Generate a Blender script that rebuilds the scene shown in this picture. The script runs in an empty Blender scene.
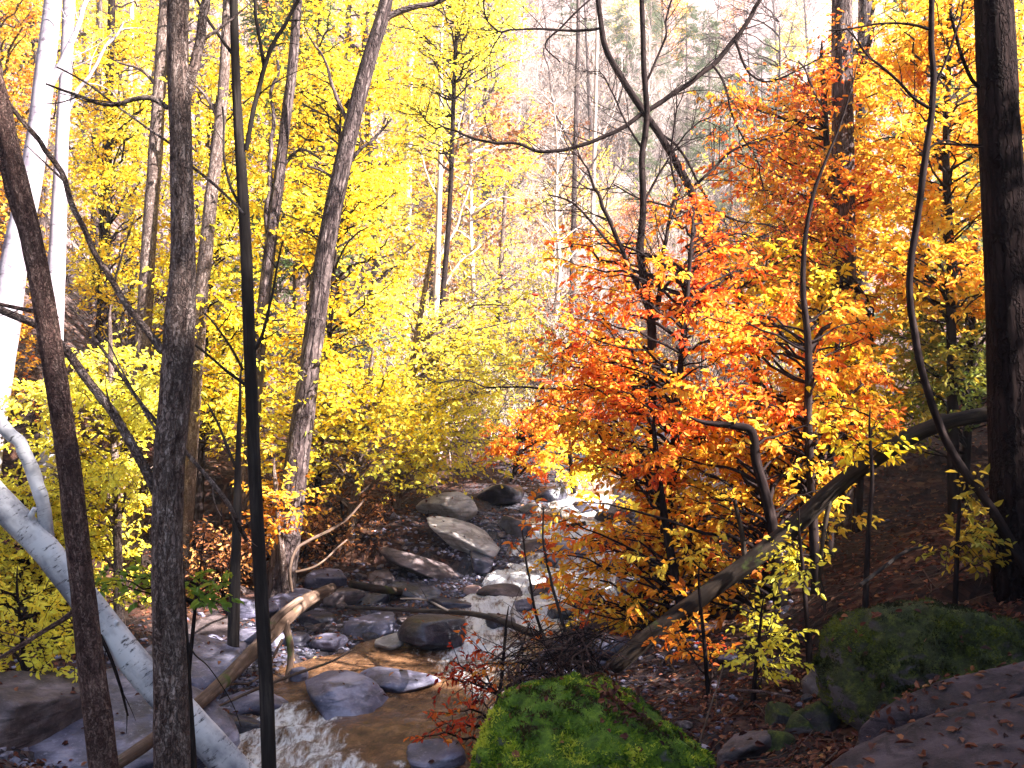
import bpy, bmesh, math, random
import numpy as np
from mathutils import Vector
from mathutils.bvhtree import BVHTree

# ------------------------------------------------------------------ camera, world, sun, exposure
C = bpy.context.scene.collection
SC = bpy.context.scene
H = 3.0
PITCH = math.radians(0.95)
LENS = 34.0
F = 1024 * LENS / 36.0
cam_d = bpy.data.cameras.new('camera')
cam = bpy.data.objects.new('camera', cam_d)
C.objects.link(cam)
cam.location = (0, 0, H)
cam.rotation_euler = (math.radians(90) + PITCH, 0, 0)
cam_d.lens = LENS
cam_d.sensor_width = 36
cam_d.clip_start = 0.05
cam_d.clip_end = 2000
SC.camera = cam

SUN_EL = math.radians(36)
SUN_AZ = math.radians(117)          # compass bearing of the sun: 0 = ahead (+Y), 90 = to the right (+X)
w = bpy.data.worlds.new("World")
SC.world = w
w.use_nodes = True
wn = w.node_tree
wn.nodes.clear()
wo = wn.nodes.new('ShaderNodeOutputWorld')
wb = wn.nodes.new('ShaderNodeBackground')
sky = wn.nodes.new('ShaderNodeTexSky')
sky.sky_type = 'NISHITA'
sky.sun_disc = False
sky.sun_elevation = SUN_EL
sky.sun_rotation = SUN_AZ
wb.inputs['Strength'].default_value = 0.05
wn.links.new(sky.outputs[0], wb.inputs[0])
wn.links.new(wb.outputs[0], wo.inputs[0])

sun_d = bpy.data.lights.new('sun', 'SUN')
sun_d.energy = 5.0
sun_d.angle = math.radians(0.5)
sun_d.color = (1.0, 0.92, 0.86)
sun = bpy.data.objects.new('sun', sun_d)
C.objects.link(sun)
to_sun = Vector((math.sin(SUN_AZ) * math.cos(SUN_EL), math.cos(SUN_AZ) * math.cos(SUN_EL), math.sin(SUN_EL)))
sun.rotation_euler = to_sun.to_track_quat('Z', 'Y').to_euler()
sun.location = (20, -20, 40)

vs = SC.view_settings
vs.view_transform = 'Standard'
vs.look = 'None'
vs.gamma = 1
vs.use_curve_mapping = False
vs.exposure = 3.1
SC.cycles.max_bounces = 6
SC.cycles.diffuse_bounces = 4
SC.cycles.glossy_bounces = 2
SC.cycles.transmission_bounces = 4
SC.cycles.sample_clamp_indirect = 6.0
SC.cycles.volume_bounces = 0

# ------------------------------------------------------------------ numeric helpers
RNG = np.random.default_rng(7)


def smooth(a, b, x):
    t = np.clip((np.asarray(x, float) - a) / (b - a), 0, 1)
    return t * t * (3 - 2 * t)


def _hash(ix, iy, iz):
    n = (ix * 374761393 + iy * 668265263 + iz * 2147483647 // 7 * 31 + iz * 1274126177) & 0xFFFFFFFF
    n = ((n ^ (n >> 13)) * 1274126177) & 0xFFFFFFFF
    n = (n ^ (n >> 16)) & 0xFFFF
    return n / 65535.0


def vnoise(p):
    p = np.asarray(p, float)
    i = np.floor(p).astype(np.int64)
    f = p - i
    f = f * f * (3 - 2 * f)
    r = 0
    for dx in (0, 1):
        wx = f[..., 0] if dx else 1 - f[..., 0]
        for dy in (0, 1):
            wy = f[..., 1] if dy else 1 - f[..., 1]
            for dz in (0, 1):
                wz = f[..., 2] if dz else 1 - f[..., 2]
                r = r + wx * wy * wz * _hash(i[..., 0] + dx, i[..., 1] + dy, i[..., 2] + dz)
    return r * 2 - 1


def fbm(p, octv=4, gain=0.5):
    p = np.asarray(p, float)
    a, s, r = 1.0, 0, 0
    for k in range(octv):
        r = r + a * vnoise(p + 17.3 * k)
        s += a
        p = p * 2.03
        a *= gain
    return r / s


def unit(v):
    v = np.asarray(v, float)
    return v / np.maximum(np.linalg.norm(v, axis=-1, keepdims=True), 1e-9)


CP, SP = math.cos(PITCH), math.sin(PITCH)


def pix(px, py, Y):
    """the world point seen at pixel (px,py) of the photograph when it stands Y metres ahead"""
    u, v = (px - 512) / F, (384 - py) / F
    t = Y / (CP - v * SP)
    return np.array([u * t, Y, H + t * (SP + v * CP)])


def proj(p):
    d = np.asarray(p, float) - np.array([0, 0, H])
    z = d[..., 1] * CP + d[..., 2] * SP
    v = -d[..., 1] * SP + d[..., 2] * CP
    return 512 + F * d[..., 0] / z, 384 - F * v / z, z


def spline(pts, n):
    pts = np.asarray(pts, float)
    if len(pts) < 3:
        t = np.linspace(0, 1, n)[:, None]
        return pts[0] * (1 - t) + pts[-1] * t
    P = np.vstack([2 * pts[0] - pts[1], pts, 2 * pts[-1] - pts[-2]])
    m = len(pts) - 1
    t = np.linspace(0, m, n)
    i = np.minimum(t.astype(int), m - 1)
    f = (t - i)[:, None]
    a, b, c, d = P[i], P[i + 1], P[i + 2], P[i + 3]
    return 0.5 * ((2 * b) + (c - a) * f + (2 * a - 5 * b + 4 * c - d) * f ** 2 + (3 * b - a - 3 * c + d) * f ** 3)


# ------------------------------------------------------------------ mesh collecting
class MB:
    def __init__(self):
        self.v, self.q, self.t, self.bark, self.n = [], [], [], [], 0

    def add(self, v, q=None, t=None, bark=None):
        v = np.asarray(v, float).reshape(-1, 3)
        self.v.append(v)
        if q is not None and len(q):
            self.q.append(np.asarray(q, np.int64).reshape(-1, 4) + self.n)
        if t is not None and len(t):
            self.t.append(np.asarray(t, np.int64).reshape(-1, 3) + self.n)
        self.bark.append(np.zeros((len(v), 3)) if bark is None else bark)
        self.n += len(v)

    def tubes(self, P, R, sides=3, rough=0.0, cap=False, seed=0.0):
        """P (n,k,3) centre lines, R (n,k) radii"""
        P = np.asarray(P, float)
        R = np.asarray(R, float)
        if P.ndim == 2:
            P, R = P[None], R[None]
        n, k, _ = P.shape
        if n == 0:
            return
        T = np.empty_like(P)
        T[:, 1:-1] = P[:, 2:] - P[:, :-2]
        T[:, 0] = P[:, 1] - P[:, 0]
        T[:, -1] = P[:, -1] - P[:, -2]
        T = unit(T)
        mean = unit(P[:, -1] - P[:, 0])
        ref = np.where(np.abs(mean[:, 2:3]) > 0.8, np.array([[1.0, 0, 0]]), np.array([[0, 0, 1.0]]))
        A = unit(np.cross(T, ref[:, None, :]))
        B = np.cross(A, T)
        th = np.linspace(0, 2 * math.pi, sides, endpoint=False)
        c, s = np.cos(th), np.sin(th)
        dirs = A[:, :, None, :] * c[:, None] + B[:, :, None, :] * s[:, None]
        L = np.concatenate([np.zeros((n, 1)), np.cumsum(np.linalg.norm(np.diff(P, axis=1), axis=2), 1)], 1)
        rr = np.broadcast_to(R[:, :, None], (n, k, sides)).copy()
        bark = np.stack([np.broadcast_to(c, (n, k, sides)) * R[:, :1, None], np.broadcast_to(s, (n, k, sides)) * R[:, :1, None],
                         np.broadcast_to(L[:, :, None], (n, k, sides))], -1) + seed
        if rough:
            q = bark * np.array([1, 1, 0.45])
            r0 = max(float(R.max()), 1e-3)
            rr *= 1 + rough * fbm(q / r0 * 1.6, 3) + rough * 0.5 * vnoise(bark / r0 * 0.35)
        V = P[:, :, None, :] + dirs * rr[..., None]
        idx = np.arange(n * k * sides).reshape(n, k, sides)
        a = idx[:, :-1]
        b = np.roll(idx, -1, 2)[:, :-1]
        d = idx[:, 1:]
        e = np.roll(idx, -1, 2)[:, 1:]
        q = np.stack([a, b, e, d], -1).reshape(-1, 4)
        tri = []
        if cap:
            cent = np.concatenate([P[:, :1], P[:, -1:]], 1).reshape(-1, 3)
            base = n * k * sides
            for j in range(n):
                for i in range(sides):
                    tri.append((base + 2 * j, idx[j, 0, (i + 1) % sides], idx[j, 0, i]))
                    tri.append((base + 2 * j + 1, idx[j, -1, i], idx[j, -1, (i + 1) % sides]))
            V = np.vstack([V.reshape(-1, 3), cent])
            bark = np.vstack([bark.reshape(-1, 3), np.zeros((2 * n, 3))])
        self.add(V.reshape(-1, 3), q, tri, bark.reshape(-1, 3))

    def build(self, name, m, parent=None, base=(0, 0, 0), sm=True):
        if not self.n:
            return None
        v = np.vstack(self.v) - np.asarray(base, float)
        q = np.vstack(self.q) if self.q else np.zeros((0, 4), np.int64)
        t = np.vstack(self.t) if self.t else np.zeros((0, 3), np.int64)
        me = raw_mesh(name, v, q, t, m, sm)
        at = me.attributes.new('bark', 'FLOAT_VECTOR', 'POINT')
        at.data.foreach_set('vector', np.vstack(self.bark).astype(np.float32).ravel())
        return link(name, me, parent)


def raw_mesh(name, v, q, t, m, sm=True):
    me = bpy.data.meshes.new(name)
    me.vertices.add(len(v))
    me.vertices.foreach_set('co', np.asarray(v, np.float32).ravel())
    nl = len(q) * 4 + len(t) * 3
    me.loops.add(nl)
    me.polygons.add(len(q) + len(t))
    me.loops.foreach_set('vertex_index', np.concatenate([q.ravel(), t.ravel()]).astype(np.int32))
    st = np.concatenate([np.arange(len(q)) * 4, len(q) * 4 + np.arange(len(t)) * 3]).astype(np.int32)
    me.polygons.foreach_set('loop_start', st)
    me.polygons.foreach_set('use_smooth', np.full(len(q) + len(t), sm))
    me.update(calc_edges=True)
    me.validate()
    if m:
        me.materials.append(m)
    return me


def link(name, me, parent=None, loc=None):
    o = bpy.data.objects.new(name, me)
    C.objects.link(o)
    if parent:
        o.parent = parent
    if loc is not None:
        o.location = loc
    return o


def tag(o, label=None, cat=None, group=None, kind=None):
    for k, x in (('label', label), ('category', cat), ('group', group), ('kind', kind)):
        if x:
            o[k] = x
    return o


def thing(name, label, cat, loc=(0, 0, 0), group=None):
    o = bpy.data.objects.new(name, None)
    C.objects.link(o)
    o.empty_display_size = 0.2
    o.location = loc
    return tag(o, label, cat, group)


def copy_tree(o, parent=None):
    c = o.copy()
    C.objects.link(c)
    c.parent = parent
    for ch in list(o.children):
        copy_tree(ch, c)
    return c


# ------------------------------------------------------------------ materials
class N:
    def __init__(self, name):
        self.m = bpy.data.materials.new(name)
        self.m.use_nodes = True
        self.t = self.m.node_tree
        self.t.nodes.clear()
        self.out = self.n('ShaderNodeOutputMaterial')

    def n(self, typ, **kw):
        x = self.t.nodes.new(typ)
        for k, v in kw.items():
            if hasattr(x, k):
                setattr(x, k, v)
            else:
                x.inputs[k].default_value = v
        return x

    def l(self, a, b):
        self.t.links.new(a, b)

    def noise(self, vec, scale, detail=5, rough=0.55, dist=0.0):
        x = self.n('ShaderNodeTexNoise', Scale=scale, Detail=detail, Roughness=rough, Distortion=dist)
        if vec is not None:
            self.l(vec, x.inputs['Vector'])
        return x.outputs['Fac']

    def ramp(self, fac, stops, interp='LINEAR'):
        r = self.n('ShaderNodeValToRGB')
        r.color_ramp.interpolation = interp
        e = r.color_ramp.elements
        while len(e) < len(stops):
            e.new(0.5)
        for i, (p, c) in enumerate(stops):
            e[i].position = p
            e[i].color = (*c, 1) if len(c) == 3 else c
        self.l(fac, r.inputs[0])
        return r.outputs['Color']

    def mapv(self, vec, scale):
        x = self.n('ShaderNodeMapping')
        x.inputs['Scale'].default_value = scale
        self.l(vec, x.inputs['Vector'])
        return x.outputs[0]

    def mix(self, fac, a, b, mode='MIX'):
        x = self.n('ShaderNodeMix', data_type='RGBA', blend_type=mode)
        if isinstance(fac, (int, float)):
            x.inputs['Factor'].default_value = fac
        else:
            self.l(fac, x.inputs['Factor'])
        for s, i in ((a, 6), (b, 7)):
            if isinstance(s, tuple):
                x.inputs[i].default_value = (*s, 1)
            else:
                self.l(s, x.inputs[i])
        return x.outputs[2]

    def math(self, op, a, b=None, clamp=False):
        x = self.n('ShaderNodeMath', operation=op, use_clamp=clamp)
        for s, i in ((a, 0), (b, 1)):
            if s is None:
                continue
            if isinstance(s, (int, float)):
                x.inputs[i].default_value = s
            else:
                self.l(s, x.inputs[i])
        return x.outputs[0]

    def bump(self, h, strength, dist):
        b = self.n('ShaderNodeBump', Strength=strength, Distance=dist)
        self.l(h, b.inputs['Height'])
        return b.outputs[0]

    def finish(self, col, rough=0.85, normal=None, spec=0.3):
        p = self.n('ShaderNodeBsdfPrincipled')
        if isinstance(col, tuple):
            p.inputs['Base Color'].default_value = (*col, 1)
        else:
            self.l(col, p.inputs['Base Color'])
        if isinstance(rough, (int, float)):
            p.inputs['Roughness'].default_value = rough
        else:
            self.l(rough, p.inputs['Roughness'])
        p.inputs['Specular IOR Level'].default_value = spec
        if normal is not None:
            self.l(normal, p.inputs['Normal'])
        self.l(p.outputs[0], self.out.inputs['Surface'])
        return self.m


def attr(N_, name, out='Vector'):
    a = N_.n('ShaderNodeAttribute', attribute_name=name)
    return a.outputs[out]


def bark_mat(name, dark, mid, light, scale=30, stretch=0.16, bump=0.8, dist=0.01, moss=0.0, plate=0.0, spec=0.2):
    g = N(name)
    v = attr(g, 'bark')
    vs_ = g.mapv(v, (1, 1, stretch))
    a = g.noise(vs_, scale, 6, 0.65, 0.4)
    b = g.noise(v, 4.0, 4, 0.6)
    col = g.ramp(a, [(0.33, dark), (0.5, mid), (0.68, light)])
    col = g.mix(g.ramp(b, [(0.45, (0, 0, 0)), (0.65, (1, 1, 1))]), col, tuple(0.5 * x + 0.5 * y for x, y in zip(dark, mid)))
    if plate:
        nz = g.n('ShaderNodeTexNoise', Scale=plate * 0.8, Detail=3)
        g.l(v, nz.inputs['Vector'])
        wv = g.n('ShaderNodeVectorMath', operation='MULTIPLY_ADD')
        g.l(nz.outputs['Color'], wv.inputs[0])
        wv.inputs[1].default_value = (0.10, 0.10, 0.10)
        g.l(g.mapv(v, (1, 1, 0.16)), wv.inputs[2])
        vo = g.n('ShaderNodeTexVoronoi', feature='DISTANCE_TO_EDGE', Scale=plate)
        g.l(wv.outputs[0], vo.inputs['Vector'])
        vc = g.n('ShaderNodeTexVoronoi', Scale=plate)
        g.l(wv.outputs[0], vc.inputs['Vector'])
        crack = g.ramp(vo.outputs['Distance'], [(0.02, (0, 0, 0)), (0.16, (1, 1, 1))])
        sc = g.n('ShaderNodeSeparateColor')
        g.l(vc.outputs['Color'], sc.inputs[0])
        col = g.mix(g.ramp(sc.outputs[0], [(0.55, (0, 0, 0)), (0.95, (0.3, 0.3, 0.3))]), col, light)
        col = g.mix(g.math('MULTIPLY', g.math('SUBTRACT', 1.0, crack), 0.55), col, dark)
        a = g.math('ADD', g.math('MULTIPLY', a, 0.6), g.math('MULTIPLY', crack, 0.6))
    if moss:
        c = g.noise(v, 2.3, 5, 0.7)
        col = g.mix(g.ramp(c, [(0.62 - moss, (0, 0, 0)), (0.72 - moss, (1, 1, 1))]), col, (0.06, 0.08, 0.02))
    return g.finish(col, 0.9, g.bump(a, bump, dist), spec)


def birch_mat(name, white, grey, scar, scale=9):
    g = N(name)
    v = attr(g, 'bark')
    h = g.mapv(v, (1, 1, 5))
    a = g.noise(h, scale, 5, 0.7)
    b = g.noise(v, 3.0, 5, 0.6)
    c = g.noise(g.mapv(v, (1, 1, 2.2)), 7.0, 3, 0.6)
    col = g.mix(g.ramp(b, [(0.42, (0, 0, 0)), (0.62, (1, 1, 1))]), white, grey)
    col = g.mix(g.ramp(a, [(0.56, (0, 0, 0)), (0.66, (1, 1, 1))]), col, scar)
    col = g.mix(g.ramp(c, [(0.68, (0, 0, 0)), (0.74, (1, 1, 1))]), col, (0.05, 0.04, 0.035))
    return g.finish(col, 0.75, g.bump(a, 0.35, 0.004), 0.3)


def leaf_mat(name, stops, trans=0.5, var=0.12):
    g = N(name)
    t = attr(g, 'tint', 'Fac')
    oi = g.n('ShaderNodeObjectInfo')
    f = g.math('ADD', t, g.math('MULTIPLY', g.math('SUBTRACT', oi.outputs['Random'], 0.5), var), True)
    col = g.ramp(f, stops)
    p = g.n('ShaderNodeBsdfPrincipled')
    p.inputs['Roughness'].default_value = 0.55
    p.inputs['Specular IOR Level'].default_value = 0.25
    g.l(col, p.inputs['Base Color'])
    tr = g.n('ShaderNodeBsdfTranslucent')
    g.l(g.mix(1.0, col, (1.0, 0.96, 0.85), 'MULTIPLY'), tr.inputs['Color'])
    mx = g.n('ShaderNodeMixShader')
    mx.inputs[0].default_value = trans
    g.l(p.outputs[0], mx.inputs[1])
    g.l(tr.outputs[0], mx.inputs[2])
    g.l(mx.outputs[0], g.out.inputs['Surface'])
    return g.m


def rock_mat(name, dark, mid, light, scale=3.0, moss=None, bump=0.6, rough=0.7, leafy=False):
    g = N(name)
    tc = g.n('ShaderNodeTexCoord')
    v = tc.outputs['Object']
    oi = g.n('ShaderNodeObjectInfo')
    off = g.n('ShaderNodeVectorMath', operation='ADD')
    cmb = g.n('ShaderNodeCombineXYZ')
    g.l(g.math('MULTIPLY', oi.outputs['Random'], 40.0), cmb.inputs[0])
    g.l(v, off.inputs[0])
    g.l(cmb.outputs[0], off.inputs[1])
    v = off.outputs[0]
    a = g.noise(v, scale, 8, 0.62, 0.2)
    b = g.noise(v, scale * 9, 6, 0.7)
    lay = g.noise(g.mapv(v, (1, 1, 7)), scale * 1.3, 5, 0.6, 0.5)
    col = g.ramp(a, [(0.32, dark), (0.5, mid), (0.66, light)])
    col = g.mix(g.ramp(lay, [(0.5, (0, 0, 0)), (0.62, (0.7, 0.7, 0.7))]), col, dark)
    col = g.mix(g.ramp(b, [(0.56, (0, 0, 0)), (0.7, (0.6, 0.6, 0.6))]), col, light)
    hsum = g.math('ADD', g.math('ADD', a, g.math('MULTIPLY', b, 0.35)), g.math('MULTIPLY', lay, 0.5))
    if moss:
        geo = g.n('ShaderNodeNewGeometry')
        sp = g.n('ShaderNodeSeparateXYZ')
        g.l(geo.outputs['Normal'], sp.inputs[0])
        mm = g.math('ADD', g.math('MULTIPLY', sp.outputs['Z'], 0.55), g.noise(v, 2.6, 6, 0.65))
        mk = g.ramp(mm, [(moss[0], (0, 0, 0)), (moss[0] + 0.14, (1, 1, 1))])
        mc = g.ramp(g.noise(v, 14, 6, 0.75), [(0.3, moss[1]), (0.5, moss[2]), (0.7, moss[3])])
        col = g.mix(mk, col, mc)
        hsum = g.math('ADD', hsum, g.math('MULTIPLY', g.noise(v, 60, 5, 0.8), 0.9))
    return g.finish(col, rough, g.bump(hsum, bump, 0.03), 0.4)


M = {}
M['bark_brown'] = bark_mat('bark_brown', (0.035, 0.021, 0.019), (0.22, 0.15, 0.128), (0.52, 0.42, 0.38), 26, 0.42, 1.0, 0.03, plate=34)
M['bark_red'] = bark_mat('bark_red', (0.03, 0.015, 0.014), (0.17, 0.094, 0.08), (0.40, 0.27, 0.22), 32, 0.42, 1.0, 0.025, plate=44)
M['bark_dark'] = bark_mat('bark_dark', (0.012, 0.009, 0.009), (0.032, 0.025, 0.023), (0.07, 0.056, 0.05), 26, 0.12, 0.5, 0.006)
M['bark_black'] = bark_mat('bark_black', (0.005, 0.003, 0.003), (0.015, 0.009, 0.009), (0.034, 0.022, 0.02), 20, 0.15, 1.0, 0.03, plate=14, spec=0.04)
M['bark_far'] = bark_mat('bark_far', (0.015, 0.009, 0.01), (0.06, 0.04, 0.04), (0.26, 0.20, 0.19), 16, 0.3, 1.0, 0.03, plate=11)
M['bark_pale'] = bark_mat('bark_pale', (0.22, 0.17, 0.16), (0.42, 0.35, 0.32), (0.60, 0.53, 0.50), 12, 0.2, 0.5, 0.01)
M['bark_grey'] = bark_mat('bark_grey', (0.08, 0.07, 0.075), (0.19, 0.17, 0.17), (0.32, 0.30, 0.30), 22, 0.3, 0.5, 0.006)
M['bark_log'] = bark_mat('bark_log', (0.008, 0.005, 0.004), (0.026, 0.017, 0.012), (0.06, 0.042, 0.03), 24, 0.1, 0.9, 0.012, 0.03)
M['dead_wood'] = bark_mat('dead_wood', (0.03, 0.017, 0.012), (0.11, 0.07, 0.05), (0.26, 0.18, 0.145), 30, 0.05, 0.8, 0.008, 0.04)
M['twig'] = bark_mat('twig', (0.006, 0.004, 0.004), (0.018, 0.012, 0.012), (0.04, 0.028, 0.026), 20, 0.2, 0.3, 0.003, spec=0.05)
M['birch'] = birch_mat('birch_bark', (0.62, 0.61, 0.63), (0.20, 0.20, 0.23), (0.06, 0.055, 0.065), 9)
M['sycamore'] = birch_mat('sycamore_bark', (0.36, 0.33, 0.37), (0.18, 0.15, 0.19), (0.09, 0.07, 0.09), 3.5)

Y1, Y2, Y3 = (0.94, 0.74, 0.03), (0.95, 0.84, 0.09), (0.78, 0.70, 0.12)
M['leaf_yellow'] = leaf_mat('leaf_yellow', [(0.0, (0.62, 0.32, 0.02)), (0.12, (0.86, 0.56, 0.03)), (0.45, Y1), (0.75, Y2), (1.0, (0.60, 0.62, 0.08))], 0.5)
M['leaf_lemon'] = leaf_mat('leaf_lemon', [(0.0, (0.70, 0.45, 0.03)), (0.35, Y2), (0.7, (0.84, 0.78, 0.12)), (1.0, (0.80, 0.76, 0.08))], 0.5)
M['leaf_gold'] = leaf_mat('leaf_gold', [(0.0, (0.55, 0.14, 0.02)), (0.3, (0.80, 0.33, 0.03)), (0.6, (0.88, 0.52, 0.04)), (1.0, (0.86, 0.68, 0.08))], 0.5)
M['leaf_orange'] = leaf_mat('leaf_orange', [(0.0, (0.55, 0.06, 0.03)), (0.3, (0.78, 0.16, 0.03)), (0.6, (0.86, 0.31, 0.03)), (0.85, (0.88, 0.48, 0.04)), (1.0, (0.86, 0.62, 0.08))], 0.5)
M['leaf_red'] = leaf_mat('leaf_red', [(0.0, (0.28, 0.02, 0.015)), (0.5, (0.62, 0.07, 0.02)), (0.8, (0.74, 0.18, 0.025)), (1.0, (0.8, 0.36, 0.03))], 0.5)
M['leaf_green'] = leaf_mat('leaf_green', [(0.0, (0.42, 0.40, 0.03)), (0.4, (0.26, 0.36, 0.04)), (1.0, (0.13, 0.26, 0.04))], 0.5)
M['leaf_olive'] = leaf_mat('leaf_olive', [(0.0, (0.50, 0.32, 0.03)), (0.4, (0.32, 0.30, 0.04)), (1.0, (0.10, 0.16, 0.035))], 0.45)
M['leaf_russet'] = leaf_mat('leaf_russet', [(0.0, (0.10, 0.035, 0.02)), (0.4, (0.28, 0.10, 0.04)), (0.8, (0.46, 0.20, 0.06)), (1.0, (0.62, 0.36, 0.10))], 0.35)
M['leaf_litter'] = leaf_mat('leaf_litter', [(0.0, (0.025, 0.008, 0.007)), (0.4, (0.085, 0.022, 0.014)), (0.7, (0.17, 0.052, 0.026)), (0.9, (0.30, 0.13, 0.065)), (1.0, (0.50, 0.28, 0.06))], 0.2, 0.0)
M['needle'] = leaf_mat('needle', [(0.0, (0.05, 0.09, 0.03)), (0.5, (0.08, 0.14, 0.05)), (1.0, (0.14, 0.19, 0.07))], 0.25)
M['rock_blue'] = rock_mat('rock_blue', (0.02, 0.02, 0.035), (0.105, 0.10, 0.155), (0.30, 0.29, 0.38), 2.2, None, 0.8, 0.5)
M['rock_wet'] = rock_mat('rock_wet', (0.008, 0.008, 0.014), (0.03, 0.029, 0.046), (0.10, 0.098, 0.14), 2.6, None, 0.8, 0.28)
M['rock_pale'] = rock_mat('rock_pale', (0.14, 0.12, 0.11), (0.36, 0.33, 0.32), (0.58, 0.55, 0.53), 2.0, None, 0.7, 0.75)
M['rock_brown'] = rock_mat('rock_brown', (0.02, 0.014, 0.014), (0.08, 0.058, 0.06), (0.19, 0.15, 0.155), 2.4, None, 0.7, 0.8)
M['rock_pink'] = rock_mat('rock_pink', (0.15, 0.09, 0.085), (0.28, 0.18, 0.17), (0.40, 0.29, 0.28), 2.0, None, 0.4, 0.6)
GR = ((0.025, 0.05, 0.006), (0.09, 0.17, 0.010), (0.22, 0.34, 0.02))
M['rock_moss'] = rock_mat('rock_moss', (0.05, 0.045, 0.04), (0.14, 0.13, 0.12), (0.28, 0.26, 0.25), 2.2, (0.52, *GR), 0.9, 0.9)
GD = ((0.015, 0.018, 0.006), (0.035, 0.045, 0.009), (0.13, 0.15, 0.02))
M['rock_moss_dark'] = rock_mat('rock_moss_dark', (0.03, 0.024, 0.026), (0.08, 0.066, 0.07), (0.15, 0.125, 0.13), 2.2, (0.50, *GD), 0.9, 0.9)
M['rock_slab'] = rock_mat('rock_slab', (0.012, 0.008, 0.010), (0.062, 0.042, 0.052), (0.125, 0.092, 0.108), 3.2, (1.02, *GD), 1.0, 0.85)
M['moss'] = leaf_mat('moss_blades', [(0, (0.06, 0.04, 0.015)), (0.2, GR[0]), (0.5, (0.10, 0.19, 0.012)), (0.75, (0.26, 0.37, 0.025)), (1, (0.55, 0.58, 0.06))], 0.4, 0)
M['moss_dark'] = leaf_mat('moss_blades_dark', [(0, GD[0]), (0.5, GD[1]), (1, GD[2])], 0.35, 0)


def ground_mat():
    g = N('forest_floor')
    tc = g.n('ShaderNodeTexCoord')
    v = tc.outputs['Object']
    vo = g.n('ShaderNodeTexVoronoi', Scale=11.0)
    g.l(v, vo.inputs['Vector'])
    sp = g.n('ShaderNodeSeparateColor')
    g.l(vo.outputs['Color'], sp.inputs[0])
    lit = g.ramp(sp.outputs[0], [(0.0, (0.008, 0.003, 0.003)), (0.4, (0.032, 0.011, 0.008)), (0.75, (0.068, 0.027, 0.017)), (1.0, (0.16, 0.085, 0.05))])
    soil = g.ramp(g.noise(v, 6, 7, 0.7), [(0.35, (0.007, 0.004, 0.0035)), (0.65, (0.025, 0.015, 0.011))])
    col = g.mix(g.ramp(g.noise(v, 0.9, 6, 0.65), [(0.38, (0, 0, 0)), (0.55, (1, 1, 1))]), soil, lit)
    # far slope: dry pale leaf litter
    pale = g.ramp(g.noise(v, 1.7, 8, 0.75), [(0.3, (0.06, 0.038, 0.038)), (0.48, (0.21, 0.145, 0.14)), (0.68, (0.44, 0.35, 0.35))])
    col = g.mix(attr(g, 'dry', 'Fac'), col, pale)
    grav = g.ramp(g.noise(v, 22, 5, 0.8), [(0.3, (0.012, 0.012, 0.016)), (0.55, (0.06, 0.06, 0.08)), (0.75, (0.18, 0.18, 0.22))])
    col = g.mix(g.math('MULTIPLY', attr(g, 'gravel', 'Fac'), g.ramp(g.noise(v, 2.3, 5, 0.6), [(0.35, (0.25, 0.25, 0.25)), (0.55, (1, 1, 1))])), col, grav)
    h = g.math('ADD', vo.outputs['Distance'], g.noise(v, 18, 6, 0.7))
    return g.finish(col, 0.92, g.bump(h, 0.9, 0.05), 0.2)


def water_mat():
    g = N('stream_water')
    tc = g.n('ShaderNodeTexCoord')
    v = tc.outputs['Object']
    fl = g.mapv(v, (1.25, 0.36, 1.0))
    a = g.noise(fl, 6.0, 8, 0.68, 0.5)
    b = g.noise(fl, 26.0, 6, 0.7, 0.3)
    fo = attr(g, 'foam', 'Fac')
    # foam: a threshold on streaky noise that the falls lower
    fm = g.math('ADD', g.math('ADD', g.math('MULTIPLY', a, 1.05), g.math('MULTIPLY', g.math('SUBTRACT', b, 0.42), 0.55)), g.math('MULTIPLY', g.math('SUBTRACT', fo, 0.5), 0.62))
    mask = g.ramp(fm, [(0.50, (0, 0, 0)), (0.62, (0.35, 0.35, 0.35)), (0.74, (0.85, 0.85, 0.85)), (0.86, (1, 1, 1))])
    bed = g.ramp(g.noise(v, 5.5, 8, 0.75), [(0.35, (0.045, 0.022, 0.012)), (0.55, (0.16, 0.082, 0.042)), (0.72, (0.30, 0.17, 0.095))])
    col = g.mix(mask, bed, (0.80, 0.82, 0.86))
    p = g.n('ShaderNodeBsdfPrincipled')
    g.l(col, p.inputs['Base Color'])
    g.l(g.ramp(mask, [(0, (0.06, 0.06, 0.06)), (1, (0.55, 0.55, 0.55))]), p.inputs['Roughness'])
    p.inputs['IOR'].default_value = 1.33
    p.inputs['Specular IOR Level'].default_value = 0.6
    g.l(g.bump(g.math('ADD', a, g.math('MULTIPLY', b, 0.35)), 0.9, 0.08), p.inputs['Normal'])
    g.l(p.outputs[0], g.out.inputs['Surface'])
    return g.m


M['ground'] = ground_mat()
M['water'] = water_mat()

# ------------------------------------------------------------------ terrain and stream
#           y,   left, right,  level
STREAM = [(-30, -6.5, -4.5, -1.0), (-10, -3.2, -1.9, -0.5), (0, -2.0, -1.05, -0.25), (3, -1.5, -0.7, -0.16), (5, -1.35, -0.15, -0.10),
          (6.5, -1.9, -0.15, -0.05), (7.9, -2.6, -0.15, 0.0), (10.4, -2.6, 0.1, 0.04), (12.2, -0.95, 0.75, 0.15), (14, -0.05, 1.9, 0.45),
          (15.2, 0.2, 1.7, 0.78), (18.4, 0.75, 1.9, 1.12), (20.5, 1.1, 2.3, 1.35), (24, 2.4, 4.2, 1.7), (28, 5.6, 7.8, 2.2),
          (34, 14, 16.5, 2.9), (40, 24, 27, 3.6), (50, 60, 63, 5.5), (60, 140, 144, 9)]
_S = np.array(STREAM)
_cx, _cy, _hw, _zs = (_S[:, 1] + _S[:, 2]) / 2, _S[:, 0], (_S[:, 2] - _S[:, 1]) / 2, _S[:, 3]


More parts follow.
